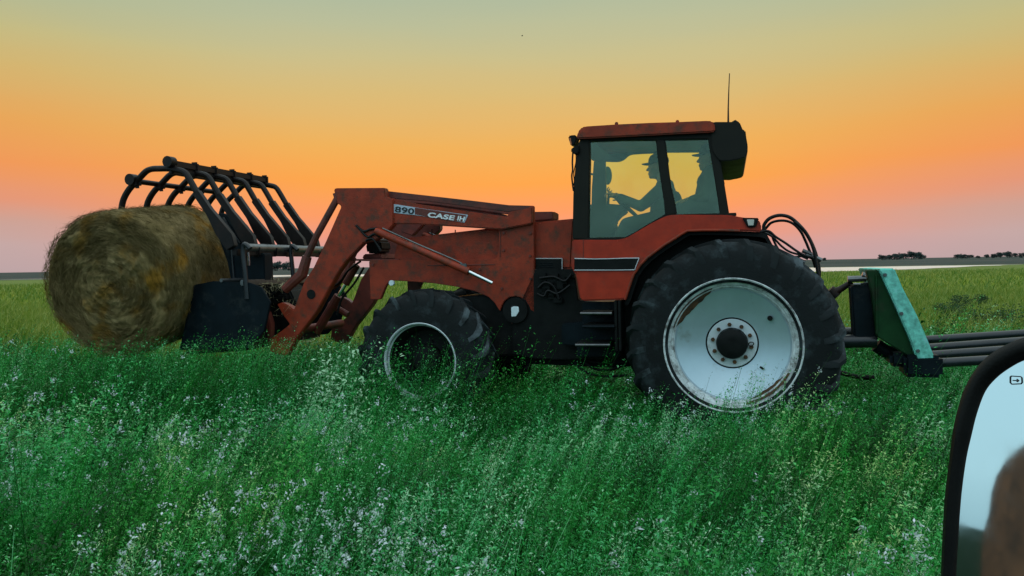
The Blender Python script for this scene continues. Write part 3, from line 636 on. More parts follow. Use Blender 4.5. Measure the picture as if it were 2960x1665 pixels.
for nm, mt, pts, vv, rr in [('bucket_cylinder', 'darkred', [(815, 585), (745, 705)], .2, .04), ('cylinder_rod', 'chrome', [(745, 705), (700, 780)], .2, .02), ('linkage_arm', 'darkred', [(700, 780), (560, 1010)], .15, .05), ('linkage_arm', 'darkred', [(640, 830), (760, 900)], .1, .035), ('hydraulic_hose', 'hose', [(840, 560), (760, 620), (700, 700), (600, 760), (560, 850)], .3, .012), ('hydraulic_hose', 'hose', [(860, 600), (800, 700), (720, 800), (690, 900)], .28, .012)]:
    MB().tube(smooth_path([P('B', x, y, vv) for x, y in pts]), rr, 10).build(nm, M[mt], T)
# horizontal guard beam in front of hood
m = MB(); m.prism(pl('J', [(120, 792), (700, 792), (690, 812), (370, 815), (130, 808)], .46), -.46, .46, .006)
m.prism(pl('J', [(330, 740), (500, 735), (520, 790), (310, 792)], .3), -.4, .3, .01)
m.build('front_guard', M['darkred'], T)
m = MB(); m.prism(pl('J', [(360, 590), (420, 560), (500, 600), (520, 700), (470, 735), (360, 735), (345, 640)], .35), .1, .35, .02)
m.build('front_hydraulics', M['black'], T)
hs = MB()
for pts in [[(250, 440), (330, 500), (400, 480), (470, 470)], [(350, 600), (420, 580), (470, 640), (510, 710)], [(280, 470), (370, 560), (440, 530), (500, 560)]]:
    MB().tube(smooth_path(pl('J', pts, .58)), .012, 8).build('hydraulic_hose', M['hose'], T)
# cross brace between the lower arms, with straw-catching bits
m = MB()
a = P('B', 420, 1000, .55); m.tube([(a.x, -.46, a.z), (a.x, .5, a.z)], .045, 16)
m.build('arm_cross_brace', M['darkred'], T)

# decal and lettering on the arm
def text_mesh(txt, size, bold=0.0, shear=0.0, ext=.002):
    cu = bpy.data.curves.new('lettering', 'FONT'); cu.body = txt; cu.size = size; cu.offset = bold; cu.shear = shear; cu.extrude = ext; cu.space_character = 1.05
    o_t = bpy.data.objects.new('t', cu); C.objects.link(o_t); bpy.context.view_layer.update()
    me_ = bpy.data.meshes.new_from_object(o_t.evaluated_get(bpy.context.evaluated_depsgraph_get())); bpy.data.objects.remove(o_t); return me_
vd = .552
m = MB(); m.prism(pl('J', [(628, 214), (860, 250), (1000, 272), (1425, 330), (1388, 412), (1000, 350), (860, 332), (578, 302)], vd), vd - .003, vd + .003, .001); decal = m.build('decal', M['label'], T)
m = MB(); m.prism(pl('J', [(868, 254), (1405, 335), (1375, 404), (1200, 384), (868, 326)], vd), vd + .003, vd + .005, .0008); m.build('decal_band', M['darkred'], decal)
def put_text(txt, a, b, h, mat, bold=0, shear=.2):
    """text from pixel a to pixel b (baseline) in crop J, height h px of crop"""
    A = P('J', *a, vd + .006); B = P('J', *b, vd + .006); exv = (B - A); ln = exv.length; exv.normalize(); ezv = Vector((-exv.z, 0, exv.x)); 
    if ezv.z < 0: ezv = -ezv
    hh = (P('J', a[0], a[1] - h, vd) - P('J', a[0], a[1], vd)).length
    me_ = text_mesh(txt, 1, bold, shear)
    co = np.array([q.co[:] for q in me_.vertices]); x0, x1 = co[:, 0].min(), co[:, 0].max(); y0, y1 = co[:, 1].min(), co[:, 1].max()
    for q in me_.vertices:
        q.co = A + exv * ((q.co.x - x0) / (x1 - x0) * ln) + ezv * ((q.co.y - y0) / (y1 - y0) * hh) + Vector((0, q.co.z * .6, 0))
    o_t = link('lettering', me_, mat, decal, smooth=False); return o_t
put_text('890', (655, 300), (855, 326), 62, M['letter_dark'], .02, 0)
put_text('CASE', (1000, 352), (1282, 390), 52, M['letter_white'], .035, .1)
put_text('IH', (1308, 388), (1385, 400), 50, M['letter_white'], .03, .1)

# --- rear hoses and hitch
hs = MB()
def hose(pts, r, v, mb): MB().tube(smooth_path(pl('E', pts, v), 7), r, 8).build('hydraulic_hose', M['hose'], T)
hose([(60, 175), (110, 160), (118, 120), (150, 80), (200, 58), (250, 55), (300, 70), (350, 110), (400, 165), (440, 230), (470, 300), (490, 370), (502, 440), (500, 495)], .016, .35, hs)
hose([(80, 185), (125, 150), (165, 108), (220, 92), (280, 95), (330, 120), (375, 170), (405, 230), (430, 290), (455, 350), (475, 420)], .012, .3, hs)
hose([(90, 170), (150, 165), (200, 205), (270, 250), (340, 300), (400, 335), (460, 350)], .011, .4, hs)
hose([(90, 175), (160, 180), (185, 230), (210, 280), (250, 330), (330, 345), (420, 330)], .011, .2, hs)
hose([(90, 165), (170, 200), (240, 270), (300, 310), (380, 330), (455, 335)], .010, .3, hs)
hose([(330, 100), (390, 150), (430, 210), (462, 290), (480, 380), (497, 480)], .014, .45, hs)
m = MB(); a = P('E', 410, 330, .35)
for dx, dz in [(0, 0), (.06, .01), (.03, .04), (-.05, -.01), (.09, -.03)]: m.tube([a + Vector((dx, 0, dz)), a + Vector((dx - .08, 0, dz - .04))], .02, 10)
m.build('hose_coupling', M['steel'], T)
m = MB(); m.tube(pl('E', [(470, 540), (560, 600), (600, 600), (650, 570), (730, 520)], .15), [.03, .03, .05, .03, .025], 12)
m.tube(pl('E', [(570, 575), (620, 625)], .15), .055, 12); m.build('top_link', M['tine'], T)
for vv in (.38, -.38):
    m = MB(); q = pl('E', [(500, 900), (680, 935), (900, 930)], .38); m.tube([Vector((a.x, vv, a.z)) for a in q], .06, 12); m.build('lift_arm', M['pipe'], T)
m = MB(); m.tube(pl('E', [(560, 1140), (660, 1155), (760, 1180), (885, 1190)], .1), [.03, .022, .022, .026], 8); m.build('drawbar', M['tine'], T)

# ---------------------------------------------------------------- rear implement (hitch carrier with long pipes)
HFo = TF.sub(-2.3); HC = empty('hitch_carrier', HFo.loc, HFo.rz)
tag(HC, 'teal and dark green carrier behind the tractor with long black pipes', 'hitch carrier')
HP = HFo.P
v = .55
m = MB(); m.prism([HP('E', x, y, v) for x, y in [(918, 430), (1028, 424), (1085, 560), (1180, 740), (1262, 930), (1312, 1055), (1185, 1062), (1140, 930), (1040, 700)]], -v, v, .01); m.build('sloping_panel', M['teal'], HC)
for x, y in [(960, 470), (1075, 740), (1190, 1000)]:
    q = HP('E', x, y, .55); MB().tube([q, q + Vector((0, .015, 0))], .016, 6).build('panel_bolt', M['steel'], HC)
MB().tube([HP('E', 900, 470, .505), HP('E', 905, 880, .505)], .012, 6).build('gusset_rib', M['dkgreen'], HC)
m = MB(); m.prism([HP('E', x, y, .5) for x, y in [(830, 440), (914, 434), (1036, 700), (1136, 930), (1180, 1062), (1130, 1040), (1000, 960), (905, 900), (870, 600)]], .42, .5, .008); m.build('side_gusset', M['dkgreen'], HC)
m = MB(); m.prism([HP('E', x, y, .42) for x, y in [(722, 545), (860, 520), (885, 560), (918, 900), (900, 960), (745, 905)]], .26, .42, .015); m.build('mounting_frame', M['navy'], HC)
for a_, b_, v_, r_ in [((700, 500), (830, 495), .2, .03), ((800, 470), (900, 500), .2, .03), ((740, 535), (790, 535), .44, .012), ((830, 470), (880, 470), .4, .02), ((840, 505), (885, 505), .4, .014)]:
    MB().tube([HP('E', *a_, v_), HP('E', *b_, v_)], r_, 10).build('hitch_pin', M['steel'], HC)
m = MB(); m.tube([HP('E', x, y, .3) for x, y in [(900, 960), (960, 1000), (1040, 1030), (1130, 1070)]], .06, 12); m.box(HP('E', 1070, 1055, .4), (.2, .2, .12), bev=.03); m.box(HP('E', 1210, 1098, .45), (.30, .24, .19), bev=.03); m.build('lower_beam', M['navy'], HC)
for (x0, y0, x1, y1, vv) in [(1150, 930, 1932, 880, -.45), (1200, 985, 1932, 932, -.15), (1230, 1035, 1932, 985, .15), (1190, 1093, 1932, 1050, .45)]:
    a = HP('E', x0, y0, vv); b = HP('E', x1, y1, vv); b = a + (b - a) * 1.25
    m = MB(); m.tube([a, a.lerp(b, .97), b], [.040, .040, .03], 20); m.build('pipe', M['pipe'], HC)

# ---------------------------------------------------------------- grapple on the loader
GF = TF.sub(4.3); G = empty('bale_grapple', GF.loc, GF.rz)
tag(G, 'black bale grapple with curved tines closed over the hay bale', 'grapple')
GP = GF.P; v1 = .84
prof = [(40, 760), (36, 640), (60, 500), (120, 390), (190, 315), (240, 260), (300, 200), (360, 176), (440, 172), (540, 172), (640, 190), (700, 210), (745, 270), (830, 420), (920, 570), (1050, 740), (1190, 950)]
base = [GP('F', x, y, v1) for x, y in prof]
# true depth ratio per tine gives lateral spacing
Zn = (GF.loc + GF.F * base[9].x + GF.N * v1).y
ks = [0, .041, .0754, .108, .139, .166]; vs_ = [v1 - Zn * (1 / (1 - k) - 1) / math.cos(PHI) for k in ks]
for i, vv in enumerate(vs_):
    m = MB(); pp = smooth_path([Vector((q.x, vv, q.z)) for q in base[:14]], 3)
    m.tube(pp, .033, 10)
    # broad plate towards the pivot
    d = (base[16] - base[13]).normalized(); nn = Vector((-d.z, 0, d.x)); nn = nn if nn.z > 0 else -nn
    s0 = base[13]; s1 = base[13].lerp(base[16], .38); s2 = base[16]
    up = [s0 + nn * .038, s1 + nn * .038, s1.lerp(s2, .12) + nn * .045, s2 + nn * .075 - d * .05, s2 + nn * .03 + d * .06]
    dn = [s2 - nn * .075 + d * .04, s1.lerp(s2, .6) - nn * .078, s1.lerp(s2, .1) - nn * .042, s1 - nn * .038, s0 - nn * .038]
    m.prism(up + dn, vv - .035, vv + .035, .006)
    m.build('tine', M['tine'], G)
def lat(cr, x, y, va, vb, r, mat, name, n=12, mb=None):
    q = GP(cr, x, y, v1); mm = mb or MB(); mm.tube([Vector((q.x, va, q.z)), Vector((q.x, vb, q.z))], r, n)
    return mm if mb else mm.build(name, mat, G)
m = MB(); q = GP('F', 566, 125, v1)
m.box((q.x, (v1 + .05 + vs_[-1] - .04) / 2, q.z), (.07, v1 - vs_[-1] + .11, .085), bev=.02)
m.box((q.x, (v1 + .05 + vs_[-1]) / 2, q.z - .075), (.05, v1 - vs_[-1] + .0, .075), bev=.01)
m.tube([Vector((q.x, v1 + .07, q.z + .02)), Vector((q.x, v1 - .02, q.z + .02))], .06, 12)
for vv in vs_: m.box((q.x, vv, q.z + .005), (.1, .06, .12), bev=.02)
m.build('top_bar', M['tine'], G)
m = MB(); lat('F', 165, 300, v1 + .03, vs_[4] - .05, .03, None, '', mb=m); q = GP('F', 165, 290, v1); m.tube([Vector((q.x, v1 + .06, q.z)), Vector((q.x, v1 - .03, q.z))], .062, 14)
for vv in vs_[:5]:
    qq = GP('F', 205, 330, v1); m.box((qq.x, vv, qq.z), (.10, .075, .10), bev=.03)
m.build('front_bar', M['tine'], G)
lat('F', 1225, 1000, v1 - .2, vs_[-1] - .12, .05, M['steel'], 'pivot_bar', 18)
m = MB(); q = GP('F', 1225, 1050, v1); m.box((q.x, (v1 - .1 + vs_[-1]) / 2, q.z), (.07, v1 - vs_[-1] + .1, .07), bev=.01)
for vv in vs_[1:]: m.box((q.x, vv, q.z + .02), (.12, .05, .12), bev=.03)
m.build('pivot_beam', M['tine'], G)
m = MB(); m.prism([GP('A', x, y, .45) for x, y in [(1150, 462), (1225, 428), (1290, 455), (1345, 510), (1385, 580), (1405, 660), (1500, 690), (1505, 872), (1290, 872), (1265, 740), (1210, 590)]], .28, .45, .01); m.build('dark_backing', M['navy'], G)  # dark curved plate filling the space right of the bale
for (x0, y0, x1, y1) in [(1180, 470, 1300, 640), (1240, 460, 1350, 620), (1290, 600, 1310, 860)]:
    m = MB(); m.tube([GP('A', x0, y0, .46), GP('A', x1, y1, .46)], .014, 8); m.build('backing_rib', M['pipe'], G)
# bucket: back wall, side plates, upright posts, lower rail
vb = .80
sidep = [(1000, 935), (1060, 885), (1180, 862), (1290, 866), (1400, 870), (1480, 900), (1540, 1000), (1500, 1180), (1400, 1290), (1200, 1300), (960, 1300), (1005, 1100)]
for a, b in ((vb - .03, vb), (-.85, -.82)):
    m = MB(); m.prism([GP('A', x, y, vb) for x, y in sidep], a, b, .006); m.build('side_plate', M['navy'], G)
m = MB(); qa = GP('A', 1290, 880, vb); qb = GP('A', 1330, 1290, vb); qc = GP('A', 1000, 1310, vb)
m.prism([qa, qa + Vector((-.04, 0, 0)), qb + Vector((-.04, 0, -.03)), qc + Vector((0, 0, -.03)), qc, qb + Vector((0, 0, 0))], -.82, vb - .032, .004)
m.build('bucket', M['black'], G)
m = MB(); q = GP('G', 300, 545, vb); m.tube([Vector((q.x, vb + .02, q.z)), Vector((q.x, -.9, q.z))], .02, 10); q2 = GP('G', 520, 570, vb); m.box((q2.x, -.02, q2.z), (.05, 1.7, .06), bev=.01); m.build('lower_rail', M['steel'], G)
for (x0, y0, x1, y1, vv) in [(515, 185, 560, 740, vb), (515, 185, 560, 740, -.1)]:
    m = MB(); a = GP('G', x0, y0, vb); b = GP('G', x1, y1, vb); a.y = b.y = vv
    m.tube(smooth_path([a + Vector((-.09, 0, -.03)), a + Vector((-.02, 0, .02)), a + Vector((.0, 0, -.06)), a.lerp(b, .5), b]), .026, 10); m.build('upright', M['pipe'], G)
m = MB(); a = GP('G', 570, 250, vb - .1); b = GP('G', 580, 390, vb - .1); m.tube([a, b], .014, 8); m.build('cylinder_rod', M['chrome'], G)
m = MB()
m.prism([GP('G', x, y, .1) for x, y in [(600, 560), (900, 590), (1000, 640), (1090, 830), (980, 1100), (760, 1120), (620, 1000)]], -.3, .1, .02)
for (x, y) in [(700, 700), (850, 760), (940, 720), (760, 620)]:
    m.box(GP('G', x, y, .14), (.1, .1, .08), bev=.02)
m.build('coupler_frame', M['black'], G)
m = MB(); m.prism([GP('G', x, y, .3) for x, y in [(640, 880), (760, 870), (800, 1000), (790, 1230), (620, 1250), (600, 1080)]], .2, .3, .01); m.build('coupler_foot', M['darkred'], G)
for pts in [[(700, 600), (760, 700), (790, 860)], [(620, 640), (700, 720), (720, 850)], [(960, 770), (1010, 820), (1060, 830)], [(880, 580), (880, 640), (820, 700)]]:
    MB().tube(smooth_path([GP('G', x, y, .35) for x, y in pts]), .012, 8).build('hydraulic_hose', M['hose'], G)

straw_m = material('dry_straw', (.5, .42, .24), .9, var=.3)
m = MB()
for (cx_, cy_, sx_, sy_, n_) in [(850, 585, 110, 25, 90), (1010, 820, 60, 40, 50), (760, 760, 60, 90, 40), (560, 880, 80, 100, 30), (1180, 1180, 90, 20, 60)]:
    for k in range(n_):
        q = GP('G', random.gauss(cx_, sx_), random.gauss(cy_, sy_), random.uniform(.15, .6)); d_ = Vector((random.gauss(0, 1), random.gauss(0, .5), random.gauss(-.3, .7))).normalized() * random.uniform(.04, .12); w_ = Vector((random.gauss(0, 1), 0, random.gauss(0, 1))).normalized() * .002
        m.bm.faces.new([m.bm.verts.new(q - w_), m.bm.verts.new(q + w_), m.bm.verts.new(q + d_)])
tag(m.build('loose_straw', straw_m, G, smooth=False), kind='stuff')
# ---------------------------------------------------------------- hay bale
bn = at_depth('A', 540, 888, 7.95); bb = at_depth('A', 1005, 778, 9.38)
axis = (bb - bn); BL = axis.length; axis.normalize(); BR = 468 / 2.1956 / FPX * 7.95
bale_rz = math.atan2(axis.x, -axis.y)
BE = bpy.data.objects.new('hay_bale', None)
yy = axis; zz = (Vector((0, 0, 1)) - yy * yy.z).normalized(); xx = yy.cross(zz)
MBale = Matrix(((xx.x, yy.x, zz.x, bn.x), (xx.y, yy.y, zz.y, bn.y), (xx.z, yy.z, zz.z, bn.z), (0, 0, 0, 1)))
vs = []; fs = []; SEG = 160
def hb(a, r, y): return noise.fractal(Vector((math.cos(a) * r * 3, y * 2.2, math.sin(a) * r * 3)), .7, 2.2, 5)
def spiral(a, r): return .004 * math.sin(2 * math.pi * (r / .075 + a / (2 * math.pi)) + 3 * noise.noise(Vector((math.cos(a), math.sin(a), r * 2))))
prof = []
NR = 46
for i in range(1, NR + 1): prof.append(('f', BR * .965 * i / NR))
rings = []
vs.append((0, .03, 0)); 
for _, r in prof:
    t = r / BR; dome = -.05 * math.cos(t * math.pi / 2) + (.05 * max(0, (t - .8) / .2) ** 2)
    rings.append([( r * math.cos(2 * math.pi * k / SEG), dome + spiral(2 * math.pi * k / SEG, r) + .045 * hb(2 * math.pi * k / SEG, r, 0), r * math.sin(2 * math.pi * k / SEG)) for k in range(SEG)])
NB = 40
for j in range(NB + 1):
    y = .06 + (BL - .12) * j / NB; ring = []
    for k in range(SEG):
        a = 2 * math.pi * k / SEG; edge = min(j, NB - j)
        r = BR * (1 - .02 * (edge < 1)) * (1.0 + .022 * hb(a, 1, y) + .008 * noise.noise(Vector((a * 14, y * 9, 0)))) - .035 * max(0, -math.sin(a)) ** 3
        ring.append((r * math.cos(a), y, r * math.sin(a)))
    rings.append(ring)
rings.append([(q[0] * .6, BL, q[2] * .6) for q in rings[-1]])
for rg in rings: vs += rg
for k in range(SEG): fs.append((0, 1 + (k + 1) % SEG, 1 + k))
for j in range(len(rings) - 1):
    for k in range(SEG):
        a = 1 + j * SEG + k; b = 1 + j * SEG + (k + 1) % SEG; fs.append((a, b, b + SEG, a + SEG))
fs.append([1 + (len(rings) - 1) * SEG + k for k in range(SEG)][::-1])
# loose straw on the surface, part of the same bale mesh
def straw(p, d, w_, ln):
    i = len(vs); e = p + d * ln; vs.extend([tuple(p - w_), tuple(p + w_), tuple(e)]); fs.append((i, i + 1, i + 2))
for _ in range(26000):
    if random.random() < .5:
        r = BR * math.sqrt(random.random()) * .98; a = random.random() * 6.283; p = Vector((r * math.cos(a), -.045 + .03 * r / BR, r * math.sin(a)))
        tan = Vector((-math.sin(a), 0, math.cos(a))); d = (tan * random.choice((1, -1)) + Vector((random.gauss(0, .3), -abs(random.gauss(0, .22)), random.gauss(0, .3)))).normalized()
    else:
        y = random.random() * BL; a = random.random() * 6.283; p = Vector((BR * math.cos(a), y, BR * math.sin(a))); rad = p.copy(); rad.y = 0; rad.normalize()
        tan = Vector((-math.sin(a), 0, math.cos(a))); d = (tan * random.choice((1, -1)) + rad * abs(random.gauss(0, .25)) + Vector((0, random.gauss(0, .4), 0))).normalized()
    straw(p, d, Vector((random.uniform(-1, 1), random.uniform(-1, 1), random.uniform(-1, 1))).normalized() * .0028, random.uniform(.04, .15))
me = bpy.data.meshes.new('hay_bale'); me.from_pydata(vs, [], fs)
bale = link('hay_bale', me, M['hay'], sharp=180); bale.matrix_world = MBale
tag(bale, 'large round brown hay bale gripped under the black grapple', 'hay bale')

# ---------------------------------------------------------------- people in the cab
def body_mesh(name, shells, mat, parent, voxel=.008, sm=4):
    """shells: ('c', p0, p1, r0, r1) tapered limbs or ('e', centre, radii) ; remeshed into one continuous surface"""
    bm = bmesh.new()
    for s in shells:
        if s[0] == 'c':
            _, a, b, ra, rb = s; a = Vector(a); b = Vector(b)
            for (c, r) in ((a, ra), (b, rb)): bmesh.ops.create_icosphere(bm, subdivisions=2, radius=r, matrix=Matrix.Translation(c))
            d = b - a; q = Vector((0, 0, 1)).rotation_difference(d.normalized())
            bmesh.ops.create_cone(bm, cap_ends=True, segments=16, radius1=ra, radius2=rb, depth=d.length, matrix=Matrix.Translation((a + b) / 2) @ q.to_matrix().to_4x4())
        else:
            _, c, rd = s; mt = Matrix.Translation(c) @ Matrix.Diagonal((rd[0], rd[1], rd[2], 1)); bmesh.ops.create_icosphere(bm, subdivisions=3, radius=1, matrix=mt)
    me = bpy.data.meshes.new(name); bm.to_mesh(me); bm.free()
    o = bpy.data.objects.new(name, me); C.objects.link(o)
    md = o.modifiers.new('r', 'REMESH'); md.mode = 'VOXEL'; md.voxel_size = voxel
    ms = o.modifiers.new('s', 'SMOOTH'); ms.iterations = sm; ms.factor = .5
    bpy.context.view_layer.update(); me2 = bpy.data.meshes.new_from_object(o.evaluated_get(bpy.context.evaluated_depsgraph_get()))
    bpy.data.objects.remove(o); me2.materials.clear(); return link(name, me2, mat, parent, sharp=180)
def hand_shells(wr, d, up, side, curl=.6, k=1.0):
    """palm + 4 fingers + thumb; d forward direction, up = back of the hand"""
    d = d.normalized(); up = (up - d * up.dot(d)).normalized(); sd = d.cross(up).normalized() * side
    out = [('c', wr, wr + d * .03, .026, .028)]
    for i, (o_, ln) in enumerate([(.033, .072), (.011, .08), (-.011, .075), (-.032, .06)]):
        kn = wr + d * .088 * k + sd * o_; out.append(('c', wr + d * .02 + sd * o_ * .6, kn, .016, .0115))
        p = kn; dd = d
        for j, f in enumerate((.45, .3, .25)):
            ang = curl * (.8 if j == 0 else 1.1); dd = (dd * math.cos(ang) - up * math.sin(ang)).normalized() if j else (d * math.cos(ang * .7) - up * math.sin(ang * .7)).normalized()
            up2 = sd.cross(dd); q = p + dd * ln * f; out.append(('c', p, q, .0098 - j * .0008, .009 - j * .0008)); p = q
            up = (up - dd * up.dot(dd)).normalized()
    th0 = wr + d * .03 + sd * .03; th1 = th0 + (d * .5 + sd * .6 - up * .3).normalized() * .04; th2 = th1 + (d * .9 + sd * .1 - up * .45).normalized() * .035
    out += [('c', th0, th1, .014, .0115), ('c', th1, th2, .011, .009)]
    return out
def head_shells(c, s=1.0):
    """c = head centre; facing +u (left)"""
    c = Vector(c); g = lambda u, v, w: c + Vector((u, v, w)) * s
    sh = [('e', g(-.012, 0, .025), (.098 * s, .076 * s, .100 * s)), ('e', g(.028, 0, -.045), (.062 * s, .060 * s, .072 * s)), ('e', g(.066, 0, -.092), (.024 * s, .026 * s, .022 * s)),
          ('c', g(.083, 0, .012), g(.106, 0, -.022), .010 * s, .014 * s), ('e', g(.086, 0, -.058), (.014 * s, .026 * s, .008 * s)), ('e', g(.083, 0, -.07), (.013 * s, .022 * s, .008 * s)),
          ('e', g(.072, 0, .024), (.022 * s, .055 * s, .014 * s)), ('e', g(.05, .045, -.03), (.03 * s, .02 * s, .03 * s)), ('e', g(.05, -.045, -.03), (.03 * s, .02 * s, .03 * s))]
    for e in (1, -1): sh += [('e', g(-.012, .076 * e, -.012), (.018 * s, .010 * s, .030 * s)), ('e', g(.074, .03 * e, .004), (.010 * s, .012 * s, .008 * s))]
    return sh
def cap_mesh(c, parent, s=1.0, tilt=0.0):
    c = Vector(c); m = MB(); n = 24; rings = []
    for (k, z) in [(1.0, .0), (1.03, .02), (.98, .05), (.82, .08), (.5, .1), (.12, .108), (0.001, .108)]:
        rings.append([m.bm.verts.new(c + Vector((-.012 + .104 * k * math.cos(2 * math.pi * i / n), .082 * k * math.sin(2 * math.pi * i / n), .045 + z)) * s) for i in range(n)])
    for A_, B_ in zip(rings, rings[1:]):
        for k in range(n): m.bm.faces.new((A_[k], A_[(k + 1) % n], B_[(k + 1) % n], B_[k]))
    top = []; bot = []
    for i in range(13):
        a = R(-75 + 150 * i / 12); x = .09 * math.cos(a); y = .08 * math.sin(a); l = .085 * math.cos(a) ** .6
        for lst, dz in ((top, .006), (bot, -.002)):
            lst.append((m.bm.verts.new(c + Vector((-.012 + x, y, .052 + dz)) * s), m.bm.verts.new(c + Vector((-.012 + x + l, y * .95, .044 + dz - .012 * abs(math.sin(a)))) * s)))
    for lst in (top, bot):
        for i in range(12): m.bm.faces.new((lst[i][0], lst[i][1], lst[i + 1][1], lst[i + 1][0]))
    for i in range(12): m.bm.faces.new((top[i][1], bot[i][1], bot[i + 1][1], top[i + 1][1]))
    m.bm.faces.new((top[0][0], top[0][1], bot[0][1], bot[0][0])); m.bm.faces.new((top[12][0], top[12][1], bot[12][1], bot[12][0]))
    bmesh.ops.recalc_face_normals(m.bm, faces=m.bm.faces)
    return m.build('cap', M['capc'], parent, sharp=60)
def person(label, hd, chest, hip, arms, legs, group=None):
    f = TF; e = bpy.data.objects.new('person', None)
    neck = hd + Vector((-.035, 0, -.13)); s_l = chest + Vector((-.01, 0, .12))
    sk = head_shells(hd, .95); sk += [('c', hd + Vector((-.02, 0, -.06)), s_l, .052, .062)]
    torso = [('c', s_l + Vector((0, .0, -.03)), chest, .085, .12), ('c', chest + Vector((0, .075, .0)), hip + Vector((0, .06, .04)), .105, .115), ('c', chest + Vector((0, -.075, .0)), hip + Vector((0, -.06, .04)), .105, .115), ('c', s_l + Vector((0, .15, -.04)), s_l + Vector((0, -.15, -.04)), .062, .062)]
    low = [('c', hip + Vector((0, .08, 0)), hip + Vector((0, -.08, 0)), .12, .12)]
    al = []; hs_ = []
    for (sd, el, wrp, hdir, hup, ss, curl) in arms:
        sh = s_l + Vector((0, sd * .185, -.045)); al += [('c', sh, el, .055, .043), ('c', el, wrp, .042, .028)]; hs_ += hand_shells(wrp, hdir, hup, ss, curl)
    ll = []
    for (sd, kn, an, toe) in legs:
        ll += [('c', hip + Vector((.02, sd * .09, -.01)), kn, .088, .062), ('c', kn, an, .06, .042)]
    feet = []
    for (sd, kn, an, toe) in legs: feet += [('c', an + Vector((-.03, 0, -.05)), toe, .04, .034), ('c', an, an + Vector((0, 0, -.05)), .042, .042)]
    body = body_mesh('person', sk + torso + low + al + hs_ + ll + feet, M['skin'], None, .007)
    body.location = TF.loc; body.rotation_euler = (0, 0, TF.rz)
    grow = lambda L_, g: [(s[0], s[1], s[2], s[3] + g, s[4] + g) if s[0] == 'c' else s for s in L_]
    arm_cut = []
    for s in al: arm_cut.append(s)
    body_mesh('shirt', grow(torso, .012) + grow([(s[0], s[1], s[1].lerp(s[2], .93), s[3], s[4]) if i % 2 else s for i, s in enumerate(al)], .010), M['shirt'], body, .01)
    body_mesh('trousers', grow(low, .014) + grow(ll, .012), M['trousers'], body, .01)
    for h_ in (feet[:2], feet[2:]): body_mesh('boot', grow(h_, .01), M['capc'], body, .01)
    cap_mesh(hd, body, .95); tag(body, label, 'person', group); return body
hd = P('K', 1110, 446, 0)
ch = P('K', 1190, 800, 0); hp_ = P('K', 1180, 1080, 0)
wr1 = P('K', 640, 805, .1)
el1 = P('K', 905, 925, .27); el1b = P('K', 905, 925, -.27)
wr1.y = .14; d1 = (P('K', 560, 775, .1) - P('K', 640, 805, .1)); 
wr2_ = P('K', 650, 835, -.14)
kn1 = P('K', 735, 1150, .12); an1 = P('K', 640, 1290, .14)
person('driver in a peaked cap holding the steering wheel in the tractor cab', hd, ch, hp_,
       [(1, el1, wr1, d1, Vector((.2, .1, 1)), -1, .75), (-1, el1b, wr2_, d1, Vector((.2, -.1, 1)), 1, .8)],
       [(1, kn1, an1, an1 + Vector((.14, 0, -.06))), (-1, kn1 * 1 + Vector((0, -.26, 0)), an1 + Vector((0, -.28, 0)), an1 + Vector((.14, -.28, -.06)))])
vp = .28
hd2 = P('K', 1742, 338, vp); ch2 = P('K', 1765, 640, vp); hp2 = P('K', 1740, 860, vp)
el2 = P('K', 1700, 800, vp + .2); el2b = P('K', 1700, 800, vp - .2); w2 = P('K', 1520, 840, vp + .12); w2b = P('K', 1520, 845, vp - .12); k2 = P('K', 1440, 930, vp + .1); a2 = P('K', 1400, 1200, vp + .1)
pp2 = person('passenger in a cap at the rear of the tractor cab', hd2, ch2, hp2,
       [(1, el2, w2, Vector((1, -.2, -.1)), Vector((0, 0, 1)), -1, .4), (-1, el2b, w2b, Vector((1, .2, -.1)), Vector((0, 0, 1)), 1, .4)],
       [(1, k2, a2, a2 + Vector((.14, 0, -.06))), (-1, k2 + Vector((0, -.22, 0)), a2 + Vector((0, -.22, 0)), a2 + Vector((.14, -.22, -.06)))])

# ---------------------------------------------------------------- side mirror of the vehicle the picture is taken from
mc = at_depth('X', 2900, 1250, .78)
tocam = (Vector((0, 0, CAMZ)) - mc).normalized()
nrm = Vector((-.7592, -.6276, .156)).normalized()
mx_ = Vector((0, 0, 1)).cross(nrm).normalized(); my_ = nrm.cross(mx_)
MM = Matrix(((mx_.x, my_.x, nrm.x, mc.x), (mx_.y, my_.y, nrm.y, mc.y), (mx_.z, my_.z, nrm.z, mc.z), (0, 0, 0, 1)))
MI = MM.inverted()
def mp(x, y, off=0):
    o, d = ray('M', x, y); t = ((mc + nrm * off) - o).dot(nrm) / d.dot(nrm); return MI @ (o + d * t)
outer = [(300, 1700), (305, 1449), (315, 1200), (325, 1020), (345, 850), (372, 640), (395, 530), (430, 425), (485, 325), (560, 240), (650, 182), (758, 138), (900, 118), (1060, 130), (1180, 190), (1260, 330), (1290, 600), (1300, 1100), (1290, 1500), (1250, 1750), (1130, 1880), (900, 1940), (600, 1930), (400, 1860)]
inner = [(372, 1700), (371, 1449), (383, 1240), (392, 1100), (405, 960), (428, 800), (455, 680), (485, 560), (530, 440), (590, 365), (670, 305), (758, 262), (900, 235), (1040, 245), (1130, 300), (1190, 420), (1210, 650), (1215, 1100), (1205, 1480), (1170, 1680), (1080, 1790), (890, 1840), (620, 1835), (450, 1790)]
SM = bpy.data.objects.new('side_mirror', None); C.objects.link(SM); SM.matrix_world = MM
tag(SM, 'black rimmed vehicle side mirror close to the camera at the lower right corner', 'side mirror')
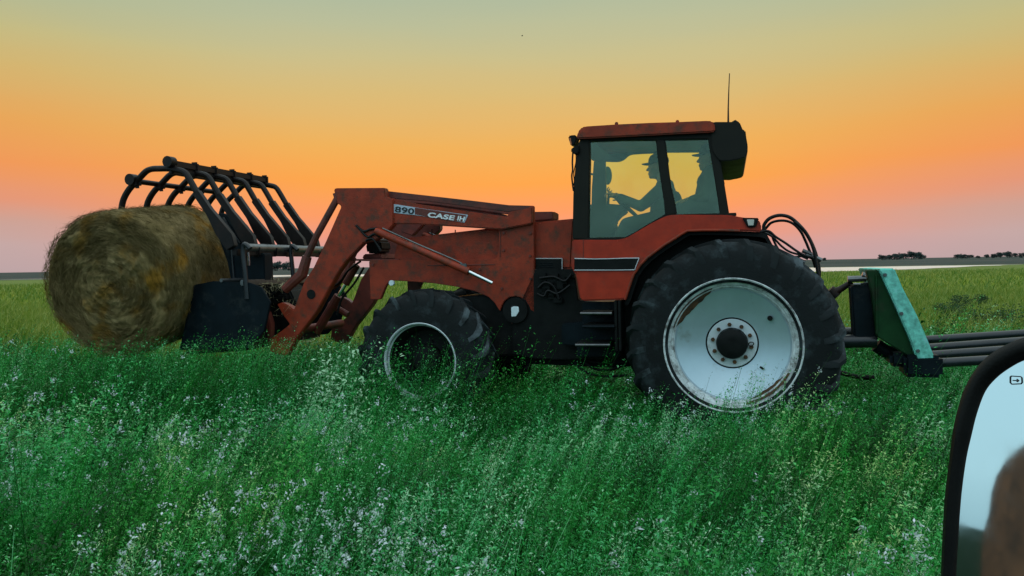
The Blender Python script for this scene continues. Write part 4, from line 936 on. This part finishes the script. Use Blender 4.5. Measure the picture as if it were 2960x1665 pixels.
def closed(pts, k=4):
    n = len(pts); out = []
    for i in range(n):
        p0, p1, p2, p3 = pts[i - 1], pts[i], pts[(i + 1) % n], pts[(i + 2) % n]
        for j in range(k):
            t = j / k; out.append(.5 * ((2 * p1) + (p2 - p0) * t + (2 * p0 - 5 * p1 + 4 * p2 - p3) * t * t + (3 * p1 - p0 - 3 * p2 + p3) * t ** 3))
    return out
oo = closed([mp(*q) for q in outer]); ii = closed([mp(*q) for q in inner])
cen = sum(oo, Vector()) / len(oo); m = MB(); n = len(oo)
def loop_(pts, dz): return [m.bm.verts.new((p.x, p.y, p.z + dz)) for p in pts]
L_ = [loop_(ii, -.006), loop_(ii, .0), loop_([a.lerp(b, .25) for a, b in zip(ii, oo)], .006), loop_([a.lerp(b, .6) for a, b in zip(ii, oo)], .008), loop_([a.lerp(b, .92) for a, b in zip(ii, oo)], .004), loop_(oo, -.004)]
for sc_, dz in [(1.0, -.03), (.95, -.06), (.8, -.085), (.5, -.1), (.1, -.105)]: L_.append(loop_([cen + (p - cen) * sc_ for p in oo], dz))
for A_, B_ in zip(L_, L_[1:]):
    for k in range(n): m.bm.faces.new((A_[k], A_[(k + 1) % n], B_[(k + 1) % n], B_[k]))
m.bm.faces.new(L_[-1]); bmesh.ops.recalc_face_normals(m.bm, faces=m.bm.faces); hsg = m.build('housing', M['mblack'], SM, sharp=60)
m = MB(); a_ = [m.bm.verts.new((cen + (p - cen) * 1.01).to_tuple()[:2] + (-.004,)) for p in ii]; f_ = m.bm.faces.new(a_); m.bm.normal_update()
if f_.normal.z < 0: f_.normal_flip()
glass = m.build('mirror_glass', M['mirror'], SM, smooth=False)
m = MB()
sq = [(676, 358), (682, 353), (732, 356), (739, 362), (741, 388), (734, 396), (684, 398), (676, 390)]
qq = [mp(*q) + Vector((0, 0, -.003)) for q in sq]; m.tube(qq + [qq[0], qq[1]], .0006, 5)
m.tube([mp(690, 377) + Vector((0, 0, -.003)), mp(722, 378) + Vector((0, 0, -.003))], .0006, 5); m.tube([mp(712, 370) + Vector((0, 0, -.003)), mp(722, 378) + Vector((0, 0, -.003)), mp(712, 385) + Vector((0, 0, -.003))], .0006, 5)
m.build('heater_symbol', M['letter_dark'], glass)

# vehicle flank behind the viewpoint, seen only as the brown reflection in the mirror
YF = -.32
VT = empty('pickup_truck', (-1.0, -1.1, 0), 0)
tag(VT, 'brown vehicle body reflected in the side mirror glass', 'pickup truck')
def refl(x, y):      # where the mirror shows the flank plane
    o, d = ray('M', x, y); h = o + d * ((mc - o).dot(nrm) / d.dot(nrm)); r = d - 2 * d.dot(nrm) * nrm; q = h + r * ((YF - h.y) / r.y); return Vector((q.x + 1.0, 0, q.z))
prof = [refl(x, y) for x, y in [(470, 1700), (500, 1449), (505, 1300), (515, 1200), (545, 1100), (560, 980), (590, 880), (650, 780), (700, 730), (758, 690), (830, 655)]]
tz = prof[-1].z
prof = [Vector((prof[0].x - .02, 0, .5))] + prof + [Vector((prof[-1].x + .5, 0, tz + .06)), Vector((1.2, 0, tz + .04)), Vector((1.7, 0, 1.2)), Vector((2.6, 0, 1.1)), Vector((2.8, 0, .6)), Vector((.9, 0, .45))]
m = MB(); m.prism(prof, -.9, YF + 1.1, .03); vb_ = m.build('body', M['brown'], VT)
m = MB(); m.lathe([(.0, .72), (.2, .72), (.24, .74), (.36, .74), (.4, .7), (.4, .5), (0, .5)], (1.9, .42), 40); m.build('wheel', M['tyre'], VT)

# ---------------------------------------------------------------- far trees
def crown_mesh(n, w_, h_, seed, leaf, base=.25, lobes=7):
    r_ = random.Random(seed); vs = []; fs = []; cs = [(r_.uniform(-w_, w_) * .7, r_.uniform(-w_, w_) * .5, h_ * (base + (1 - base) * r_.uniform(.2, .85)), r_.uniform(.3, .5) * w_) for _ in range(lobes)]
    for _ in range(n):
        c = r_.choice(cs); d = Vector((r_.gauss(0, 1), r_.gauss(0, 1), r_.gauss(0, 1))).normalized() * c[3] * (r_.random() ** .4)
        p = Vector((c[0] + d.x, c[1] + d.y, c[2] + d.z * .7)); a = Vector((r_.gauss(0, 1), r_.gauss(0, 1), r_.gauss(0, 1))).normalized() * leaf; b = a.cross(Vector((r_.gauss(0, 1), r_.gauss(0, 1), r_.gauss(0, 1)))).normalized() * leaf * .6
        i = len(vs); vs += [tuple(p - a), tuple(p + b), tuple(p + a), tuple(p - b)]; fs.append((i, i + 1, i + 2, i + 3))
    me = bpy.data.meshes.new('crown'); me.from_pydata(vs, [], fs); return me
ORD = ['first', 'second', 'third', 'fourth', 'fifth', 'sixth', 'seventh', 'eighth', 'ninth', 'tenth']
crowns = [crown_mesh(900, 2.9, 3.9, 3 + k, .30, base=.02, lobes=14) for k in range(4)]
def trunk_mesh(seed, h_):
    r_ = random.Random(seed); m = MB(); m.tube([(0, 0, 0), (.1, 0, h_ * .3), (.0, .05, h_ * .6)], [.16, .12, .06], 6)
    for k in range(4):
        a = r_.uniform(0, 6.28); m.tube([(.08, 0, h_ * .3), (math.cos(a) * .9, math.sin(a) * .9, h_ * r_.uniform(.55, .8))], [.08, .03], 5)
    me = bpy.data.meshes.new('trunk'); m.bm.to_mesh(me); m.bm.free(); return me
trunks = [trunk_mesh(k, 4.2) for k in range(4)]
def tree(x_px, y_px, Z, s, k, label, group, kind='tree', sz=1.0, name='far_tree'):
    p = at_depth('X', x_px, y_px, Z); e = empty(name, (p.x, p.y, gz(p.x, p.y) - .15 * s), random.random() * 6.28); e.scale = (s, s, s * sz)
    link('crown', crowns[k % 4], M['crown'], e, smooth=False); link('trunk', trunks[k % 4], M['trunk'], e)
    tag(e, label, kind, group); return e
for k, (x, s, sz) in enumerate([(2550, 1.1, .75), (2572, 1.0, .8), (2592, 1.15, .9), (2612, 1.1, .95), (2634, 1.35, 1.0), (2654, 1.25, .95), (2664, .95, .8)]):
    tree(x, 745, 430 + 9 * k, s, k, ORD[k] + ' tree from the left in the dense far shore grove above the teal carrier', 'trees in the grove on the far shore', sz=sz)
for k, (x, s, sz) in enumerate([(2768, .95, .75), (2784, 1.0, .75), (2802, .9, .7), (2826, .55, .8), (2852, .7, .9), (2874, .8, .9), (2893, .95, 1.0), (2912, 1.05, 1.0), (2934, .7, 1.1), (2955, .8, 1.0)]):
    tree(x, 742, 450 + 12 * (k % 3), s, k + 1, ORD[k] + ' tree from the left in the straggling row on the far right horizon', 'row of trees on the right horizon', sz=sz)
tree(2383, 750, 460, .5, 2, 'small lone tree on the horizon just right of the hanging black hoses', None)
for k, (x, s) in enumerate([(766, 1.25), (784, 1.0), (801, 1.15), (820, .9), (834, 1.1)]):
    tree(x, 779, 330 + 8 * k, s * .95, k + 2, ORD[k] + ' horizon tree from the left between the hay bale and the loader arm', 'trees seen through the loader frame', sz=1.05)

# weeds in the field at the right
for k, (x, y, h_, w_, lb) in enumerate([(2748, 932, .55, .5, 'darkest weedy bush in the olive field right of the teal carrier'), (2780, 905, .5, .4, 'dark weed just behind the darkest bush in the olive field'), (2815, 895, .45, .4, 'small dark weed clump, furthest back of the bushes in the olive field'),
                                    (2850, 950, .4, .8, 'wide low grey green bush just above the black pipes'), (2925, 955, .45, .9, 'low grey green bush above the pipes at the right edge of the picture')]):
    p = at_ground('X', x, y); cm = crown_mesh(900, w_, h_, 50 + k, .022, base=.05, lobes=8); e = link('bush', cm, M['bushleaf'], None, smooth=False); e.location = (p.x, p.y, 0)
    m = MB(); rr = random.Random(k)
    for j in range(6):
        a = rr.uniform(0, 6.28); m.tube([(0, 0, 0), (math.cos(a) * w_ * .3, math.sin(a) * w_ * .3, h_ * .6)], [.008, .004], 5)
    m.build('stem', M['trunk'], e); tag(e, lb, 'bush')

# bird
bp_ = at_depth('X', 1509.5, 103.5, 40); bd = empty('bird', bp_, .3); tag(bd, 'tiny dark bird alone high in the sky left of the cab', 'bird')
m = MB(); m.tube([(-.05, 0, 0), (-.02, 0, .0), (.02, 0, .0), (.05, 0, -.005)], [.006, .022, .02, .006], 8); m.build('body', M['bird'], bd)
for s in (1, -1):
    m = MB(); a = [m.bm.verts.new(v_) for v_ in [(.02, 0, .01), (.015, s * .05, .03), (-.01, s * .1, .015), (-.02, s * .04, .02), (-.02, 0, .01)]]; m.bm.faces.new(a); m.build('wing', M['bird'], bd)

# ---------------------------------------------------------------- meadow plants (uncountable)
def leaf_mat(name, cols, transl=.3, hue=(1, 1, 1, 1)):
    m = bpy.data.materials.new(name); m.use_nodes = True; t = m.node_tree; t.nodes.clear(); l = t.links.new
    at = t.nodes.new('ShaderNodeAttribute'); at.attribute_name = 'tint'
    rp0 = ramp(t, cols); l(at.outputs['Fac'], rp0.inputs[0])
    g = t.nodes.new('ShaderNodeNewGeometry'); nz = t.nodes.new('ShaderNodeTexNoise'); nz.inputs['Scale'].default_value = .7; nz.inputs['Detail'].default_value = 3; l(g.outputs['Position'], nz.inputs[0])
    mr = t.nodes.new('ShaderNodeMapRange'); mr.inputs[1].default_value = .48; mr.inputs[2].default_value = .66; l(nz.outputs[0], mr.inputs[0])
    rp = t.nodes.new('ShaderNodeMix'); rp.data_type = 'RGBA'; rp.blend_type = 'MULTIPLY'; l(mr.outputs[0], rp.inputs[0]); l(rp0.outputs[0], rp.inputs[6]); rp.inputs[7].default_value = hue
    d = t.nodes.new('ShaderNodeBsdfPrincipled'); d.inputs['Roughness'].default_value = .55; d.inputs['Specular IOR Level'].default_value = .35; l(rp.outputs[2], d.inputs['Base Color'])
    tr = t.nodes.new('ShaderNodeBsdfTranslucent'); l(rp.outputs[2], tr.inputs[0])
    mx = t.nodes.new('ShaderNodeMixShader'); mx.inputs[0].default_value = transl; l(d.outputs[0], mx.inputs[1]); l(tr.outputs[0], mx.inputs[2])
    o = t.nodes.new('ShaderNodeOutputMaterial'); l(mx.outputs[0], o.inputs[0]); return m
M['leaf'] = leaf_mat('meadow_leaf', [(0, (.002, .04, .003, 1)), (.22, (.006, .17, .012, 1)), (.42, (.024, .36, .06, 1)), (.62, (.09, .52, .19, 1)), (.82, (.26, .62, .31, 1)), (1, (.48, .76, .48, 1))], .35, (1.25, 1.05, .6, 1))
M['fieldgrass'] = leaf_mat('field_grass', [(0, (.05, .15, .010, 1)), (.5, (.15, .24, .026, 1)), (1, (.34, .36, .08, 1))])
M['petal'] = leaf_mat('pale_lilac_petal', [(0, (.42, .55, .45, 1)), (.5, (.62, .7, .72, 1)), (1, (.8, .82, .92, 1))], .2)
def pn(x, y, s, ph):   # cheap smooth 2-D noise
    x = x * s; y = y * s
    return (np.sin(x * 1.7 + ph) * np.cos(y * 1.3 - ph * 1.3) + np.sin(x * .9 - y * 1.9 + ph * 2) * .8 + np.sin(x * 3.1 + y * 2.3 + ph * 3) * .5 + np.cos(y * 3.7 - x * 1.1 + ph) * .45) / 2.75
def quads_to_mesh(name, V_, tint, mat, parent=None):
    n = len(V_); me = bpy.data.meshes.new(name)
    me.vertices.add(n * 4); me.vertices.foreach_set('co', V_.reshape(-1).astype(np.float32))
    me.loops.add(n * 4); me.loops.foreach_set('vertex_index', np.arange(n * 4, dtype=np.int32))
    me.polygons.add(n); me.polygons.foreach_set('loop_start', np.arange(n, dtype=np.int32) * 4)
    at = me.attributes.new('tint', 'FLOAT', 'POINT'); at.data.foreach_set('value', np.repeat(tint, 4).astype(np.float32))
    me.update(calc_edges=True); me.validate(); me.materials.append(mat)
    o = bpy.data.objects.new(name, me); C.objects.link(o)
    if parent: o.parent = parent
    return o
def scatter(n, z0, z1, half=.80, pw=1.0):
    u = rng.random(n); y = (z0 ** (2 - pw) + u * (z1 ** (2 - pw) - z0 ** (2 - pw))) ** (1 / (2 - pw)); x = (rng.random(n) * 2 - 1) * (y * half + .7); return x, y
def clumped(n, z0, z1, pw, per=9):
    nc = max(8, n // per); cx, cy = scatter(nc, z0, z1, pw=pw); rad = rng.uniform(.10, .30, nc) * (1 + .03 * cy); hk = np.exp(rng.normal(0, .27, nc)); tn = rng.normal(-.05, .28, nc); ls = np.exp(rng.normal(0, .25, nc)); wt = rad ** 1.2; wt /= wt.sum()
    c = rng.choice(nc, n, p=wt); free = rng.random(n) < .12; fx, fy = scatter(n, z0, z1, pw=pw); q = rng.normal(0, .55, (n, 2)); r_ = np.hypot(q[:, 0], q[:, 1])
    x = np.where(free, fx, cx[c] + q[:, 0] * rad[c]); y = np.where(free, fy, cy[c] + q[:, 1] * rad[c]); h = np.where(free, .66, hk[c] * (1.12 - .28 * np.minimum(r_, 1.6)))
    return x, y, h, np.where(free, -.05, tn[c]), np.where(free, 1, ls[c])
def under(x, y):     # inside a tyre?
    p = np.stack([x - TF.loc.x, y - TF.loc.y], 1); u = p @ np.array(TF.F[:2]); v = p @ np.array(TF.N[:2])
    r1 = (np.abs(u - cR[0]) < .55) & (np.abs(np.abs(v) - .98) < .27); r2 = (np.abs(u - cF[0]) < .4) & (np.abs(np.abs(v) - .8) < .21)
    return r1 | r2, (u > -.9) & (u < 3.6) & (v > -1.3) & (v < .9)
def height(x, y):
    return .38 + .26 * np.exp(-((x + .75) / 1.1) ** 2 - ((y - 6.7) / .6) ** 2) + .38 / (1 + np.exp((x + 1.7) / .35)) * np.exp(-((y - 6.9) / .7) ** 2) + .07 * pn(x, y, .8, 1.0) + .06 * pn(x, y, 2.1, 4.0) + .05 * np.clip((y - 6) / 1.5, 0, 1)
DRIFT = [at_ground('X', px, py, .45) for px, py in [(350, 1260), (560, 1310), (800, 1450), (1000, 1500), (850, 1600), (150, 1300), (1900, 1190), (2150, 1170), (2750, 1550), (2600, 1610), (400, 1640), (1350, 1640), (60, 1200), (1150, 1240), (620, 1200), (1050, 1600)]]
def drift(x, y):
    d = np.zeros_like(x)
    for q in DRIFT:
        r_ = .16 * q.y ** .75; d = np.maximum(d, np.exp(-(((x - q.x) / (r_ * 1.3)) ** 2 + ((y - q.y) / r_) ** 2)))
    return d * (.75 + .35 * pn(x, y, 3.0, 1.1))
VV = []; TT = []
def plants(n, z0, z1, pw, nodes, leaf_len, leafw, hk=1.0, plume=False):
    x, y, ch_, ct_, cl_ = clumped(n, z0, z1, pw); bad, und = under(x, y); keep = (~bad) & (y > 1.6) & (y < 12.2 + 1.2 * pn(x, y, .5, 2.2)); x, y, und, ch_, ct_, cl_ = x[keep], y[keep], und[keep], ch_[keep], ct_[keep], cl_[keep]; n = len(x)
    h = np.minimum(height(x, y) * rng.uniform(.82, 1.15, n) * hk * ch_, .88); h[und] *= .6
    big = pn(x, y, .55, 7.0) * .4 + pn(x, y, 1.6, 2.0) * .45 + pn(x, y, 4.0, 5.0) * .35           # patches of different species / freshness
    tall = (rng.random(n) < .06 * (1 + (big > .3) * 2)); h = h * np.where(tall, 1.12, 1)
    lean = rng.normal(0, .2, (n, 2)) + np.array([.36, .0])
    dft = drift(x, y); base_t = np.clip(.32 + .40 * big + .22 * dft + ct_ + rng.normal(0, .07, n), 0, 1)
    k = nodes * 3
    t = (np.tile(np.repeat(np.linspace(.25, 1, nodes), 3), (n, 1)) + rng.normal(0, .03, (n, k))).clip(.15, 1.03)
    az = np.tile(np.tile(np.array([0, 2.1, 4.2]), nodes), (n, 1)) + np.repeat(rng.uniform(0, 6.28, (n, nodes)), 3, axis=1) + rng.normal(0, .3, (n, k))
    px = x[:, None] + lean[:, :1] * h[:, None] * t ** 1.6; py = y[:, None] + lean[:, 1:] * h[:, None] * t ** 1.6; pz = h[:, None] * t
    el = rng.normal(.65 if plume else .45, .35, (n, k)); L0 = cl_[:, None] * leaf_len * rng.uniform(.6, 1.35, (n, k)) * (1.15 - .45 * t) * (1 + .1 * (y[:, None] - z0) / (z1 - z0))
    pet = rng.uniform(.05, .3, (n, k)) * leaf_len if plume else rng.uniform(.2, 1.3, (n, k)) * leaf_len
    D = np.stack([np.cos(az) * np.cos(el), np.sin(az) * np.cos(el), np.sin(el)], -1)
    Sd = np.stack([-np.sin(az), np.cos(az), rng.normal(0, .35, (n, k))], -1); Sd /= np.linalg.norm(Sd, axis=-1, keepdims=True)
    B_ = np.stack([px, py, pz], -1) + D * pet[..., None]
    Md = B_ + D * (L0 * .5)[..., None] + np.array([0, 0, 1]) * (L0 * .05)[..., None]; Tip = B_ + D * L0[..., None] - np.array([0, 0, 1]) * (L0 * .12)[..., None]
    wv = Sd * (L0 * leafw)[..., None]
    Q = np.stack([B_, Md - wv, Tip, Md + wv], 2).reshape(-1, 4, 3)
    tt = base_t[:, None] + .16 * (t - .6) + rng.normal(0, .055, (n, k)); tt = np.where(rng.random((n, k)) < .03, tt + .25, tt)  # lower leaves darker: shade low in the plants put into the tint
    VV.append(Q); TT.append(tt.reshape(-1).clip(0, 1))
    # stems
    S0 = np.stack([x, y, np.zeros(n)], -1); S1 = np.stack([x + lean[:, 0] * h, y + lean[:, 1] * h, h], -1); a = rng.uniform(0, 3.14, n); wd = np.stack([np.cos(a), np.sin(a), 0 * a], -1) * .0018
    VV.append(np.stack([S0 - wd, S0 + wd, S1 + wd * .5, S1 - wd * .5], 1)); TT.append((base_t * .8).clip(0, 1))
    return S1, base_t, big
def blades(n, z0, z1, pw, hk, w0, tb=.25, V2=None, T2=None, sp=.14):
    V2 = VV if V2 is None else V2; T2 = TT if T2 is None else T2
    x, y = scatter(n, z0, z1, pw=pw); bad, und = under(x, y); keep = (~bad) & ((y < 12.5 + 1.5 * pn(x, y, .5, 2.2)) | (z1 > 15)); x, y, und = x[keep], y[keep], und[keep]; n = len(x)
    h = height(x, y) * rng.uniform(.55, 1.35, n) * hk; h[und] *= .65; ln = rng.normal(0, .32, (n, 2)) + np.array([.12, 0]); a = rng.uniform(0, 3.14, n); wd = np.stack([np.cos(a), np.sin(a), 0 * a], -1) * w0
    A = np.stack([x, y, 0 * x], -1); Bm = np.stack([x + ln[:, 0] * h * .35, y + ln[:, 1] * h * .35, h * .6], -1); E_ = np.stack([x + ln[:, 0] * h * 1.1, y + ln[:, 1] * h * 1.1, h * .97], -1)
    t = (tb + .22 * pn(x, y, .6, 7.0) + rng.normal(0, sp, n)).clip(0, 1)
    V2.append(np.stack([A - wd, A + wd, Bm + wd * .9, Bm - wd * .9], 1)); T2.append(t)
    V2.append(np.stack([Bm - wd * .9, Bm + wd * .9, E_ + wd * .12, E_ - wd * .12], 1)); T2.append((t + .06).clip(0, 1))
tips = []
tips.append(plants(5000, 1.7, 4.5, .6, 14, .021, .22)); tips.append(plants(6500, 1.7, 4.5, .6, 20, .017, .20, 1.02, True))
tips.append(plants(6500, 4.5, 8.5, .6, 11, .026, .25)); tips.append(plants(7500, 4.5, 8.5, .6, 14, .025, .22, 1.02, True))
tips.append(plants(8500, 8.5, 14.5, .6, 8, .04, .28, 1.0, True))
tips.append(plants(1300, 1.8, 7.5, .6, 24, .015, .24, 1.12, True)); tips.append(plants(700, 7.0, 12.5, .6, 14, .024, .3, 1.1, True))
blades(34000, 1.7, 7, .8, .92, .0017, .12); blades(26000, 7, 14.5, .8, .9, .0035, .16)
V_ = np.concatenate(VV); T_ = np.concatenate(TT)
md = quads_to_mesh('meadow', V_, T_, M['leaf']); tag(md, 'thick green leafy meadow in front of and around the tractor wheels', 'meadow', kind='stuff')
# flower heads: clusters of small petals at stem tips, in drifts
FV = []; FT = []
for (S1, bt, big) in tips:
    dr = drift(S1[:, 0], S1[:, 1]); pr = .004 + .55 * dr.clip(0, 1) ** 2.1; idx = np.where(rng.random(len(S1)) < pr)[0]
    c = S1[idx] + np.array([0, 0, .02]); n = len(c); K = 12
    off = rng.normal(0, 1, (n, K, 3)); ctr = c[:, None, :] + off * .75 * np.array([.012, .012, .014]) * rng.uniform(.7, 1.9, (n, 1, 1))
    a = np.cross(off, rng.normal(0, 1, (n, K, 3))); a /= np.linalg.norm(a, axis=-1, keepdims=True); b = np.cross(off, a); s = .0045
    FV.append(np.stack([ctr - a * s, ctr - b * s, ctr + a * s, ctr + b * s], 2).reshape(-1, 4, 3)); FT.append(rng.random(n * K))
fl_ = quads_to_mesh('wildflowers', np.concatenate(FV), np.concatenate(FT), M['petal']); tag(fl_, 'scattered tiny pale lilac and white flower heads among the meadow leaves', 'wildflowers', kind='stuff')
# the open field behind
GV = []; GT = []
blades(60000, 11.5, 34, .7, .75, .010, .5, GV, GT, .22); blades(36000, 34, 92, .9, .7, .028, .5, GV, GT, .25)
fg = quads_to_mesh('field_grass', np.concatenate(GV), np.concatenate(GT), M['fieldgrass']); tag(fg, 'yellowish green grass of the open field stretching from behind the tractor to the water', 'grass', kind='stuff')
print('quads', len(V_), 'script done')
